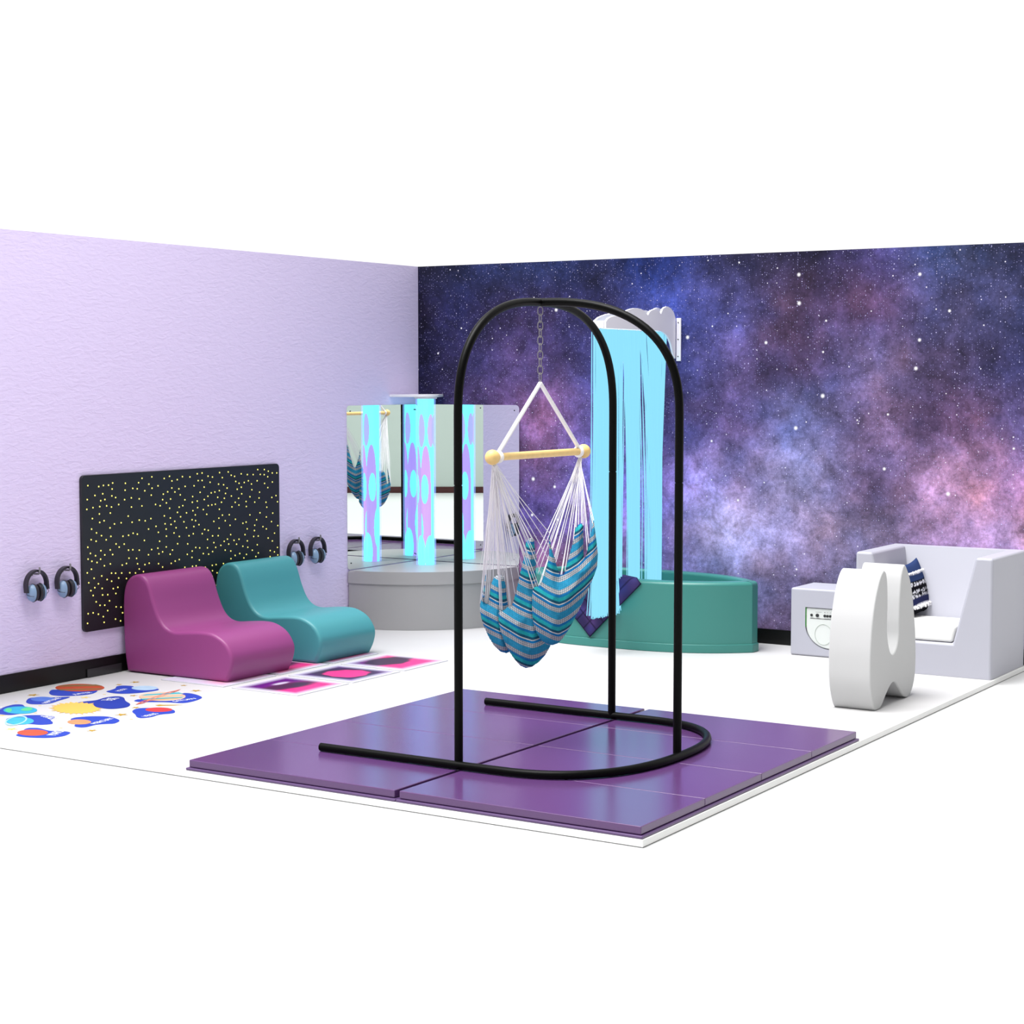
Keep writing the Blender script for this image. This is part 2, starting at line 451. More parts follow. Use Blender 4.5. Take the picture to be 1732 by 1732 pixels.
# ---- foam lounge chairs
CH = [(0.058, 0.0), (0.040, 0.10), (0.030, 0.25), (0.030, 0.46), (0.052, 0.56), (0.098, 0.612), (0.165, 0.631), (0.224, 0.612), (0.264, 0.553), (0.302, 0.447), (0.348, 0.355), (0.405, 0.303), (0.48, 0.285), (0.59, 0.294), (0.705, 0.302), (0.79, 0.294), (0.872, 0.258), (0.922, 0.205), (0.945, 0.145), (0.930, 0.07), (0.893, 0.0)]
chp = [tuple(p) for p in smooth_open(CH, 5)]
def foam_chair(y0, y1, m, label):
    tq = thing('lounge_chair', label, 'chair', (0.46, (y0 + y1) / 2, 0))
    from_bm('foam_body', prism_bm([(u + 0.002, max(v, 0.0) + 0.0065) for u, v in chp], y0, y1, lambda u, v, w: (u, w, v), bevel=0.022, seg=4), m, tq, angle=50)
    return tq
foam_chair(-3.36, -2.735, M_MAG, 'magenta foam lounge chair in front of the black star panel')
foam_chair(-2.475, -1.86, M_TEAL, 'teal foam lounge chair between the magenta chair and the grey corner platform')

# ---- corner platform
def quarter(r, k=40):
    return [(0.013, -0.013)] + [(0.013 + (r - 0.013) * math.sin(a), -0.013 - (r - 0.013) * math.cos(a)) for a in [PI / 2 * i / k for i in range(k + 1)]]
pl = thing('corner_platform', 'grey quarter-round padded platform in the corner under the bubble tube', 'platform', (0.4, -0.4, 0))
def ring_top(poly, z0, z1, bev_top, m, name, parent):
    bm = bmesh.new(); n = len(poly)
    A = [bm.verts.new((x, y, z0)) for x, y in poly]; B = [bm.verts.new((x, y, z1)) for x, y in poly]
    bm.faces.new(A[::-1]); ft = bm.faces.new(B)
    for i in range(n): bm.faces.new((A[i], A[(i + 1) % n], B[(i + 1) % n], B[i]))
    if bev_top: bmesh.ops.bevel(bm, geom=list(ft.edges), offset=bev_top, segments=5, profile=0.5, affect='EDGES', clamp_overlap=True)
    return from_bm(name, bm, m, parent, angle=50)
ring_top(quarter(0.943), 0.0005, 0.344, 0.0, M_GREY, 'base', pl)
ring_top(quarter(0.952), 0.345, 0.440, 0.022, M_GREY, 'top_cushion', pl)

# ---- mirrors
def mirror_panel(place, label, screws):
    tq = thing('wall_mirror', label, 'mirror', place(0.47, 1.06, 0.0), 'acrylic mirrors in the corner')
    rr = rounded_rect(0.014, 0.4415, 0.948, 1.682, 0.03)
    rr = [(u, v) for u, v in rr]
    from_bm('mirror_sheet', prism_bm(rr, 0.0015, 0.0075, place, bevel=0.0), M_MIRROR, tq, smooth=False)
    for u, v in screws:
        V, F = [], []
        ms = Mesh()
        for q in (0.0005, 0.0105):
            for k in range(10):
                a = 2 * PI * k / 10; V.append(place(u + 0.005 * math.cos(a), v + 0.005 * math.sin(a), q))
        for k in range(10): F.append((k, (k + 1) % 10, 10 + (k + 1) % 10, 10 + k))
        F += [tuple(range(10)), tuple(range(10, 20))]
        ms.add(V, F); ms.build('screw', M_DARK, tq)
SCR = [(0.05, 0.49), (0.905, 0.49), (0.05, 1.64), (0.905, 1.64)]
mirror_panel(lambda u, v, w: (w, -u, v), 'rounded acrylic mirror on the lavender wall behind the bubble tube', SCR)
mirror_panel(lambda u, v, w: (u, -w, v), 'rounded acrylic mirror on the galaxy wall behind the bubble tube', SCR)

# ---- bubble tube
TX, TY = 0.270, -0.288
bt = thing('bubble_tube', 'glowing cyan and violet bubble tube standing on the grey corner platform', 'bubble tube', (TX, TY, 0.4402))
NA, NZ = 120, 300
z0t, z1t, rc = 0.442, 1.728, 0.064
CY, PU = np.array(lin((112, 252, 255))[:3]), np.array(lin((172, 128, 232))[:3])
BL, PKc = np.array(lin((150, 225, 255))[:3]), np.array(lin((190, 160, 255))[:3])
view = math.atan2(CAM_LOC[1] - TY, CAM_LOC[0] - TX)
vc, vf, vcol = [], [], []
def wrap(x): return ((x + PI) % (2 * PI)) - PI
def inside(d, s, a0, zz, ra, rz): return (wrap(d - a0) / ra) ** 2 + ((s - zz) / rz) ** 2 < 1
# four violet columns round the tube, each with cyan drops
COLS = [(0.0, 1, np.array(lin((196, 130, 222))[:3])), (-1.22, 1, PU), (1.92, -1, PU), (3.14, -1, PU)]
for j in range(NZ + 1):
    z = z0t + (z1t - z0t) * j / NZ; s = (z - z0t) / (z1t - z0t)
    for i in range(NA):
        a = 2 * PI * i / NA; d = wrap(a - view)      # 0 faces the open side of the corner, + turns right
        c = CY
        for c0, sg, pu in COLS:
            dd = wrap(d - c0) * sg
            if abs(dd) > 1.3: continue
            w = 0.68 if s < 0.45 else 0.68 * math.sqrt(max(0.0, 1 - ((s - 0.45) / 0.27) ** 2))
            if abs(dd + 0.02) < w: c = pu
            if inside(dd, s, -0.15, 0.458, 0.46, 0.088): c = CY
            if inside(dd, s, 0.52, 0.06, 0.66, 0.12): c = CY
            if inside(dd, s, -0.95, 0.21, 0.62, 0.13): c = CY
            if inside(dd, s, 0.66, 0.81, 0.44, 0.10): c = pu * 0.85 + CY * 0.15
        vc.append((TX + rc * math.cos(a), TY + rc * math.sin(a), z)); vcol.append(list(c) + [1])
for j in range(NZ):
    for i in range(NA):
        l = (i + 1) % NA; vf.append((j * NA + i, j * NA + l, (j + 1) * NA + l, (j + 1) * NA + i))
vf += [tuple(range(NA)), tuple(NZ * NA + i for i in range(NA))]
lm = bpy.data.materials.new('lit_bubble_water'); lm.use_nodes = True
tt = lm.node_tree; pb2 = tt.nodes['Principled BSDF']; pb2.inputs['Base Color'].default_value = (0.02, 0.03, 0.04, 1); pb2.inputs['Specular IOR Level'].default_value = 0.1
vv = tt.nodes.new('ShaderNodeVertexColor'); vv.layer_name = 'paint'
tt.links.new(vv.outputs['Color'], pb2.inputs['Emission Color']); pb2.inputs['Emission Strength'].default_value = 1.35
water = obj('lit_water', vc, vf, lm, bt, smooth=True, colors=vcol); sharp(water, 60)
ac = bpy.data.materials.new('clear_acrylic'); ac.use_nodes = True
tt = ac.node_tree; tt.nodes.clear()
oo = tt.nodes.new('ShaderNodeOutputMaterial'); tr = tt.nodes.new('ShaderNodeBsdfTransparent'); gl = tt.nodes.new('ShaderNodeBsdfGlossy'); mxs = tt.nodes.new('ShaderNodeMixShader')
tr.inputs[0].default_value = (0.90, 0.94, 1.0, 1); gl.inputs['Roughness'].default_value = 0.08
mxs.inputs[0].default_value = 0.06
em = tt.nodes.new('ShaderNodeEmission'); em.inputs[0].default_value = (0.22, 0.42, 1.0, 1); em.inputs[1].default_value = 0.30
ad = tt.nodes.new('ShaderNodeAddShader')
tt.links.new(tr.outputs[0], mxs.inputs[1]); tt.links.new(gl.outputs[0], mxs.inputs[2]); tt.links.new(mxs.outputs[0], ad.inputs[0]); tt.links.new(em.outputs[0], ad.inputs[1]); tt.links.new(ad.outputs[0], oo.inputs[0])
sh = Mesh(); V, F = lathe_geo([(0.0775, 0.4405), (0.0775, 1.7285)], (TX, TY, 0), n=64); sh.add(V, F[:-2]); sh.build('acrylic_shell', ac, bt)
cp = Mesh(); cp.add(*lathe_geo([(0.080, 1.7292), (0.088, 1.7292), (0.088, 1.742), (0.080, 1.742)], (TX, TY, 0), n=48)); cp.build('top_cap', M_PLASTIC, bt)
# ---- shelf that holds the tube
shp = [(0.001, -0.392), (TX, -0.392)] + [(TX + 0.104 * math.cos(a), TY + 0.104 * math.sin(a)) for a in [math.radians(-80 + 12 * i) for i in range(11)]] + [(0.24, -0.001), (0.001, -0.001)]
from_bm('tube_bracket', prism_bm(shp, 1.7425, 1.762, lambda u, v, w: (u, v, w), bevel=0.003), M_PLASTIC, None, origin=(0.1, -0.2, 1.75))
tag(bpy.data.objects['tube_bracket'], 'thin white corner shelf bracket holding the top of the bubble tube', 'bracket')

# ---- green tub
def lens(dx_max, bb, a=1.065, p=3.2, k=60):
    """closed outline of the lens shaped tub around (2.09, -0.41)"""
    top = []
    for i in range(k + 1):
        x = -dx_max + 2 * dx_max * (0.5 - 0.5 * math.cos(PI * i / k))
        top.append((x, bb * (1 - (abs(x) / a) ** p)))
    pts = [(2.09 + x, -0.41 - y) for x, y in top] + [(2.09 + x, -0.41 + y) for x, y in reversed(top)]
    out = []
    for q in pts:
        if not out or math.hypot(q[0] - out[-1][0], q[1] - out[-1][1]) > 0.004: out.append(q)
    return out
tb = thing('foam_tub', 'sea-green oval foam tub pool against the galaxy wall under the fibre curtain', 'foam pool', (2.09, -0.41, 0))
bm = bmesh.new()
o1, o2, i1 = lens(1.03, 0.375), lens(1.03, 0.375), lens(0.90, 0.285, a=0.93)
def loop(pts, z): return [bm.verts.new((x, y, z)) for x, y in pts]
N_ = len(o1)
def inset(pts, d):
    c = np.array(pts); out = []
    n = len(c)
    for i in range(n):
        e = c[(i + 1) % n] - c[i - 1]; e /= (np.linalg.norm(e) + 1e-9)
        out.append(tuple(c[i] + d * np.array([-e[1], e[0]])))
    return out
sgn = 1.0
cc = np.array(o1); area = 0.5 * np.sum(cc[:, 0] * np.roll(cc[:, 1], -1) - np.roll(cc[:, 0], -1) * cc[:, 1])
sgn = 1.0 if area > 0 else -1.0
i1 = [(2.09 + (x - 2.09) * 0.89, -0.41 + (y + 0.41) * 0.74) for x, y in o1]
def shorten(pts): return [(2.13 + (x - 2.13) * (0.745 if x < 2.13 else 1.0), y) for x, y in pts]
o1, i1 = shorten(o1), shorten(i1)
rings = [loop(o1, 0.06), loop(o1, 0.462), loop(inset(o1, 0.006 * sgn), 0.478), loop(inset(o1, 0.02 * sgn), 0.488), loop(inset(o1, 0.035 * sgn), 0.49)]
def lerp(p, q, f): return [(a[0] + (b_[0] - a[0]) * f, a[1] + (b_[1] - a[1]) * f) for a, b_ in zip(p, q)]
oi = inset(o1, 0.035 * sgn)
rings += [loop(lerp(oi, i1, 0.8), 0.49), loop(lerp(oi, i1, 0.95), 0.484), loop(i1, 0.468), loop(i1, 0.16)]
for A, B in zip(rings, rings[1:]):
    for i in range(N_): bm.faces.new((A[i], A[(i + 1) % N_], B[(i + 1) % N_], B[i]))
bm.faces.new(rings[-1]); bm.faces.new(rings[0][::-1])
bmesh.ops.triangulate(bm, faces=[f for f in bm.faces if len(f.verts) > 4])
from_bm('tub_wall', bm, M_GREEN, tb, angle=50)
pp = inset(o1, -0.010 * sgn)
from_bm('plinth', prism_bm(pp, 0.0005, 0.0595, lambda u, v, w: (u, v, w), bevel=0.005), M_GREEN, tb, angle=50)

# ---- fibre curtain
FX0, FX1 = 2.195, 2.285
def scallops(y_list, z_fn):
    pts = []
    for (ya, za, yb, zb, hgt) in y_list:
        for i in range(9):
            f = i / 8; pts.append((ya + (yb - ya) * f, za + (zb - za) * f + hgt * math.sin(PI * f) ** 0.55))
    return pts
low = [(-0.02, 2.03), (-0.054, 2.057), (-0.075, 2.10), (-0.092, 2.134), (-0.12, 2.168), (-0.16, 2.197), (-0.214, 2.217), (-0.27, 2.226), (-1.055, 2.226)]
cl_poly = [(-1.055, 2.262)] + scallops([(-1.05, 2.275, -0.856, 2.300, 0.022), (-0.856, 2.300, -0.45, 2.330, 0.058), (-0.45, 2.330, -0.252, 2.345, 0.038), (-0.252, 2.345, -0.02, 2.318, 0.068)], None) + low
rear_poly = [(-1.055, 2.262)] + scallops([(-1.05, 2.275, -0.62, 2.322, 0.034), (-0.62, 2.322, -0.45, 2.335, 0.03), (-0.45, 2.335, -0.221, 2.348, 0.028), (-0.221, 2.348, -0.04, 2.352, 0.045)], None) + low
fc = thing('fibre_curtain', 'white cloud-topped curtain of glowing cyan fibre strands hanging from the galaxy wall', 'light curtain', (2.24, -0.02, 2.2))
M_CLOUD = mat('white_cloud_board', (242, 240, 247), rough=0.6, spec=0.2)
from_bm('cloud_panel', prism_bm(cl_poly, FX1 - 0.008, FX1 + 0.008, lambda u, v, w: (w, u, v), bevel=0.002, seg=2), M_CLOUD, fc, angle=30)
from_bm('cloud_panel', prism_bm(rear_poly, FX0 - 0.008, FX0 + 0.008, lambda u, v, w: (w, u, v), bevel=0.002, seg=2), M_CLOUD, fc, angle=30)
box('end_board', (FX0 + 0.0085, -1.06, 2.226), (FX1 - 0.0085, -1.044, 2.275), M_CLOUD, fc, bevel=0.002)
fl_ = box('wall_bracket', (FX1 + 0.0085, -0.012, 2.012), (FX1 + 0.044, -0.001, 2.322), M_CLOUD, fc, bevel=0.002)
for z in (2.29, 2.168, 2.045):
    ms = Mesh(); ms.add(*lathe_geo([(0.004, -0.0165), (0.0045, -0.0125), (0.0045, -0.0115)], (FX1 + 0.024, 0, z), axis='y', n=12)); ms.build('screw', M_DARK, fc)
hang = Mesh(); hang.add(*tube_geo([(2.24, -1.13, 2.222), (2.24, -0.08, 2.222)], 0.006, n=8)); hang.build('hanging_rail', M_PLASTIC, fc)
def strands(specs, name, m, parent):
    ms = Mesh()
    for (p, r) in specs: ms.add(*tube_geo(p, r, n=4, caps=False))
    return ms.build(name, m, parent, smooth=True, angle=80)
R = random.Random(3)
def bundle(ya, yb, yc, yd, z1, n, flare=0.0, xo=0.0, ragged=0.0):
    """n strands from the rail (ya..yb) gathering to yc..yd at z1"""
    out = []
    for i in range(n):
        f = (i + R.random() * 0.8) / n
        x = 2.24 + xo + R.uniform(-0.022, 0.022)
        y0, y1 = ya + (yb - ya) * f, yc + (yd - yc) * f
        ze = z1 + R.uniform(0, ragged)
        pts = []
        for q in range(7):
            s = q / 6; z = 2.222 + (ze - 2.222) * s
            yy = y0 + (y1 - y0) * min(1, s * 1.6) ** 0.8
            xx = x + 0.004 * math.sin(5 * s + i)
            if flare and s > 0.93: yy += (f - 0.5) * flare + R.uniform(-0.01, 0.01); xx += R.uniform(-0.02, 0.03)
            pts.append((xx, yy, z))
        out.append((pts, 0.0032))
    return out
sp = bundle(-1.125, -0.83, -1.125, -0.80, 0.245, 190, flare=0.06, ragged=0.03)
b1 = strands(sp, 'strand_bundle', M_FIBRE, fc); b1['kind'] = 'stuff'
sp = bundle(-0.83, -0.72, -0.80, -0.745, 0.27, 26, ragged=0.05)
b1 = strands(sp, 'strand_bundle', M_FIBRE, fc); b1['kind'] = 'stuff'
sp = bundle(-0.72, -0.50, -0.615, -0.49, 0.30, 95)
b1 = strands(sp, 'strand_bundle', M_FIBRE, fc); b1['kind'] = 'stuff'
sp = bundle(-0.50, -0.30, -0.40, -0.24, 0.30, 12)
b1 = strands(sp, 'strand_bundle', M_FIBRE, fc); b1['kind'] = 'stuff'
sp = bundle(-0.46, -0.085, -0.255, -0.155, 0.30, 110)
b1 = strands(sp, 'strand_bundle', M_FIBRE, fc); b1['kind'] = 'stuff'

# ---- quilted blanket over the tub edge
def front_pt(x):
    d = abs(x - 2.09) if x > 2.13 else abs(2.13 + (x - 2.13) / 0.745 - 2.09)
    d = min(d, 1.02); return -0.41 - 0.375 * (1 - (d / 1.065) ** 3.2)
bk = []; bf = []; bc = []
NB = 64; half = 0.40; u0 = 2.03
RB = np.random.default_rng(5)
spots = [(RB.uniform(-1, 1), RB.uniform(-1, 1), RB.uniform(0.03, 0.10), RB.integers(0, 3)) for _ in range(46)]
for j in range(NB + 1):
    for i in range(NB + 1):
        p, q = i / NB, j / NB                    # square coordinates, corner (1,1) hangs down
        u = (p - q) * half * 1.0; v = (p + q - 1) * half + 0.05   # v > 0 hangs in front
        x = u0 + u
        yf = front_pt(x) - 0.007
        r = 0.03
        if v <= -0.16:   y, z = yf + 0.03 + 0.115, 0.500 - (-0.16 - v)
        elif v < 0:      y, z = yf + 0.03 - v * 0.72, 0.500
        elif v < r * PI / 2:
            a = v / r; y, z = yf + 0.03 - r * math.sin(a), 0.500 - r * (1 - math.cos(a))
        else:            y, z = yf, 0.500 - r - (v - r * PI / 2)
        z = max(z, 0.062)
        y += -0.006 * abs(math.sin(9 * u + 2 * v)) * (1 if v > 0 else 0)
        bk.append((x, y, z))
        c = np.array([0.024, 0.017, 0.062])
        for (a_, b_, s_2, kk) in spots:
            d2 = ((p * 2 - 1 - a_) ** 2 + (q * 2 - 1 - b_) ** 2) / (s_2 * 2.2) ** 2
            c = c + np.array([(0.012, 0.014, 0.07), (0.03, 0.014, 0.05), (0.008, 0.014, 0.06)][kk]) * math.exp(-d2)
        seam = min(abs((p * 7) % 1 - 0.5), abs((q * 7) % 1 - 0.5))
        if seam > 0.46: pass
        if ((p * 7) % 1 < 0.07) or ((q * 7) % 1 < 0.07): c = c * 0.3
        bc.append(list(c) + [1])
for j in range(NB):
    for i in range(NB):
        k = j * (NB + 1) + i; bf.append((k, k + 1, k + NB + 2, k + NB + 1))
bl = obj('quilted_blanket', bk, bf, mat('blanket_print', (255, 255, 255), rough=0.85, spec=0.1, attr='paint'), smooth=True, colors=bc, origin=(u0, -0.78, 0.5))
so = bl.modifiers.new('thickness', 'SOLIDIFY'); so.thickness = 0.006; so.offset = 1
tag(bl, 'dark navy quilted galaxy blanket draped over the front edge of the green tub', 'blanket')

# ---- armchair
sf = thing('foam_armchair', 'white foam armchair against the galaxy wall at the right end of the room', 'armchair', (4.42, -0.37, 0))
SX0, SX1, SY0, SY1, SZ = 3.968, 4.872, -0.722, -0.014, 0.765
prof = [(SX0, 0.001), (SX1, 0.001), (SX1, SZ), (SX1 - 0.112, SZ), (4.622, 0.212), (4.218, 0.212), (SX0 + 0.112, SZ), (SX0, SZ)]
bm = prism_bm(prof, SY0, SY1, lambda u, v, w: (u, w, v))
bm.free()
bm = bmesh.new()
A = [bm.verts.new((u, SY0, v)) for u, v in prof]; B = [bm.verts.new((u, SY1, v)) for u, v in prof]
bm.faces.new(A); bm.faces.new(B[::-1])
for i in range(8): bm.faces.new((A[i], A[(i + 1) % 8], B[(i + 1) % 8], B[i]))
bmesh.ops.recalc_face_normals(bm, faces=bm.faces)
bmesh.ops.bevel(bm, geom=[e for e in bm.edges if min(v.co.z for v in e.verts) > 0.1 or abs(e.verts[0].co.z - e.verts[1].co.z) > 0.3], offset=0.018, segments=4, profile=0.5, affect='EDGES', clamp_overlap=True)
bmesh.ops.triangulate(bm, faces=[f for f in bm.faces if len(f.verts) > 4])
from_bm('arm_frame', bm, M_WHITE, sf, angle=40)
bp_ = [(SY1 - 0.001, 0.2125), (SY1 - 0.001, SZ - 0.002), (SY1 - 0.10, SZ - 0.002), (SY1 - 0.30, 0.2125)]
bm = bmesh.new()
def arm_x(z): return (SX1 - 0.112 - (SZ - z) / (SZ - 0.212) * (SX1 - 0.112 - 4.622), SX0 + 0.112 + (SZ - z) / (SZ - 0.212) * (4.218 - SX0 - 0.112))
A = [bm.verts.new((arm_x(v)[1] - 0.03, u, v)) for u, v in bp_]; B = [bm.verts.new((arm_x(v)[0] + 0.03, u, v)) for u, v in bp_]
bm.faces.new(A); bm.faces.new(B[::-1])
for i in range(4): bm.faces.new((A[i], A[(i + 1) % 4], B[(i + 1) % 4], B[i]))
from_bm('backrest', bm, M_WHITE, sf, angle=30)
# seat cushion fills the trapezoid between the arms
bm = bmesh.new()
zt, zb = 0.325, 0.2145
def cv(z, y, s): r_, l_ = arm_x(z); return (r_ - 0.008, y, z) if s else (l_ + 0.008, y, z)
vs = [bm.verts.new(cv(z, y, s)) for z in (zb, zt) for s, y in ((0, -0.7), (1, -0.7), (1, -0.31), (0, -0.31))]
for q in ((3, 2, 1, 0), (4, 5, 6, 7), (0, 1, 5, 4), (1, 2, 6, 5), (2, 3, 7, 6), (3, 0, 4, 7)): bm.faces.new([vs[i] for i in q])
bmesh.ops.bevel(bm, geom=list(bm.edges), offset=0.02, segments=4, profile=0.5, affect='EDGES')
from_bm('seat_cushion', bm, mat('white_cushion', (226, 226, 222), rough=0.45), sf, angle=50)

# ---- cube with the sound unit
KX0, KX1, KY0, KY1, KZ = 3.378, 3.945, -0.40, -0.014, 0.462
cb = thing('sound_cube', 'white padded cube with a sound control panel, left of the armchair', 'speaker cube', ((KX0 + KX1) / 2, -0.2, 0))
body = from_bm('padded_body', box_bm((KX0, KY0, 0.001), (KX1, KY1, KZ), 0.014, 4), M_WHITE, cb, angle=40)
kc = (KX0 + KX1) / 2
def ushape(r, top, cz):
    pts = [(kc - r, top), (kc - r, cz + 0.06)]
    for i in range(25):
        a = PI + PI * i / 24; pts.append((kc + r * math.cos(a), cz + 0.01 + 0.16 * (r / 0.175) * math.sin(a)))
    pts += [(kc + r, cz + 0.06), (kc + r, top)]
    return pts
bool_cut(body, prism_bm(ushape(0.176, 0.335, 0.205), KY0 - 0.05, KY0 + 0.03, lambda u, v, w: (u, w, v)))
from_bm('control_panel', prism_bm(ushape(0.170, 0.330, 0.205), KY0 + 0.008, KY0 + 0.027, lambda u, v, w: (u, w, v), bevel=0.002), mat('panel_white', (212, 216, 212), rough=0.3), cb, angle=40)
from_bm('green_edge', prism_bm([(kc - 0.1758, 0.20), (kc - 0.1758, 0.3345), (kc - 0.1705, 0.3345), (kc - 0.1705, 0.20)], KY0 + 0.004, KY0 + 0.027, lambda u, v, w: (u, w, v)), mat('green_edge', (60, 140, 60)), cb, smooth=False)
M_KNOB = mat('black_knob', (24, 26, 28), rough=0.4)
yk = KY0 + 0.008
for dx, r in ((-0.132, 0.009), (-0.090, 0.012), (-0.037, 0.009), (-0.017, 0.009), (0.003, 0.009), (0.05, 0.012), (0.10, 0.009)):
    ms = Mesh(); ms.add(*lathe_geo([(r * 0.8, -0.007), (r, -0.005), (r, 0.0005)], (kc + dx, yk, 0.283), axis='y', n=16)); ms.build('knob', M_KNOB, cb)
box('trim_line', (kc - 0.142, yk - 0.0015, 0.2595), (kc + 0.142, yk + 0.0003, 0.2625), M_KNOB, cb)
box('trim_mark', (kc - 0.104, yk - 0.0008, 0.305), (kc - 0.058, yk + 0.0003, 0.307), mat('grey_print', (150, 150, 150)), cb)
for dx in (-0.037, -0.017, 0.003): box('trim_mark', (kc + dx - 0.005, yk - 0.0008, 0.304), (kc + dx + 0.005, yk + 0.0003, 0.308), mat('grey_print', (150, 150, 150)), cb)
ms = Mesh(); ms.add(*tube_geo([(kc - 0.045 + 0.062 * math.cos(2 * PI * i / 40), yk - 0.0008, 0.155 + 0.07 * math.sin(2 * PI * i / 40)) for i in range(40)], 0.002, n=6, closed=True)); ms.build('speaker_ring', mat('panel_ring', (176, 184, 176), rough=0.3), cb)

# ---- cushion leaning in the armchair
pc = Vector((4.215, -0.33, 0.500))
Uy = Vector((0.10, 1, 0.0)).normalized(); Vv = Vector((-0.30, 0.03, 0.95)).normalized(); Nn = Uy.cross(Vv).normalized()
if Nn.x < 0: Nn = -Nn
Uy, Vv = (Uy * math.cos(0.06) + Vv * math.sin(0.06)), (Vv * math.cos(0.06) - Uy * math.sin(0.06))
hs = 0.186; NP = 40
pv, pf, pcx = [], [], []
RP = np.random.default_rng(9)
rowseed = RP.random((NP + 1, NP + 1))
for side in (1, -1):
    for j in range(NP + 1):
        for i in range(NP + 1):
            a, b_ = -1 + 2 * i / NP, -1 + 2 * j / NP
            e = max(0.0, (1 - a ** 2) * (1 - b_ ** 2)) ** 0.42
            sq = 1 - 0.07 * (1 - a * a) * b_ * b_ * 0 
            p = pc + Uy * (a * hs * (1 - 0.10 * (1 - b_ * b_))) + Vv * (b_ * hs * (1 - 0.13 * (1 - a * a))) + Nn * side * (0.06 * e + 0.0012)
            pv.append(p)
            h = (b_ + 1) / 2; rn = rowseed[j, i]
            navy, blk, wht = np.array(lin((44, 60, 100))), np.array(lin((14, 14, 20))), np.array(lin((225, 225, 232)))
            if h > 0.80: c = navy
            elif h > 0.755: c = wht if rn > 0.35 else blk
            elif h > 0.64: c = navy
            elif h > 0.60: c = blk
            elif h > 0.54: c = wht if rn > 0.5 else blk
            elif h > 0.47: c = blk
            elif h > 0.30: c = wht if rn > 0.66 else blk
            elif h > 0.18: c = np.array(lin((38, 42, 78)))
            elif h > 0.13: c = wht if rn > 0.14 else np.array(lin((170, 170, 180)))
            else: c = blk
            pcx.append(c)
n1_ = (NP + 1) ** 2
for s in (0, 1):
    for j in range(NP):
        for i in range(NP):
            k = s * n1_ + j * (NP + 1) + i; q = (k, k + 1, k + NP + 2, k + NP + 1); pf.append(q if s == 0 else q[::-1])
edge = [i for i in range(NP + 1)] + [j * (NP + 1) + NP for j in range(1, NP + 1)] + [NP * (NP + 1) + i for i in range(NP - 1, -1, -1)] + [j * (NP + 1) for j in range(NP - 1, 0, -1)]
for i in range(len(edge)):
    a_, b_ = edge[i], edge[(i + 1) % len(edge)]; pf.append((a_, a_ + n1_, b_ + n1_, b_))
ct = thing('throw_pillow', 'navy and black square pillow with white fringe stripes leaning in the white armchair', 'pillow', tuple(pc - Vv * hs))
obj('pillow_body', pv, pf, mat('pillow_weave', (255, 255, 255), rough=0.9, spec=0.05, attr='paint'), ct, smooth=True, colors=pcx)
for zh, nn, wd in ((-0.60, 60, 0.036), (0.56, 34, 0.016)):
    ms = Mesh()
    for i in range(nn):
        a = -0.93 + 1.86 * i / (nn - 1)
        b0 = zh + RP.uniform(-0.02, 0.02)
        e = max(0.0, (1 - a * a) * (1 - b0 * b0)) ** 0.42
        p0 = pc + Uy * (a * hs * 0.97) + Vv * (b0 * hs) + Nn * (0.06 * e + 0.002)
        p1 = p0 - Vv * wd * RP.uniform(0.4, 0.8) + Nn * 0.012 + Uy * RP.uniform(-0.012, 0.012)
        ms.add(*tube_geo([p0, (p0 + p1) / 2 + Nn * 0.008, p1], 0.0022, n=4))
    f_ = ms.build('fringe', M_ROPE, ct); f_['kind'] = 'stuff'; f_['label'] = 'white fringe'

# ---- white foam rocker seat
TOY = [(-2.104, 0.001), (-2.150, 0.06), (-2.186, 0.16), (-2.194, 0.28), (-2.190, 0.38), (-2.172, 0.50), (-2.150, 0.58), (-2.115, 0.67), (-2.060, 0.755), (-2.002, 0.794), (-1.960, 0.765), (-1.938, 0.69), (-1.933, 0.58), (-1.938, 0.47), (-1.922, 0.385), (-1.885, 0.315), (-1.834, 0.290), (-1.780, 0.318), (-1.745, 0.385), (-1.742, 0.49), (-1.736, 0.62), (-1.712, 0.745), (-1.668, 0.798), (-1.615, 0.762), (-1.560, 0.69), (-1.520, 0.60), (-1.482, 0.47), (-1.456, 0.33), (-1.448, 0.20), (-1.466, 0.095), (-1.512, 0.03), (-1.575, 0.001), (-1.655, 0.022), (-1.730, 0.075), (-1.780, 0.113), (-1.825, 0.124), (-1.875, 0.110), (-1.940, 0.068), (-2.010, 0.012), (-2.055, 0.000)]
ty = thing('foam_rocker', 'white foam two-horned rocker seat standing on the floor in front of the armchair', 'foam seat', (4.52, -1.83, 0))
from_bm('foam_body', prism_bm([(u, max(v, 0.0008)) for u, v in smooth_closed(TOY, 4)], 4.388, 4.642, lambda u, v, w: (w, u, v), bevel=0.010, seg=3), M_TOY, ty, angle=50)

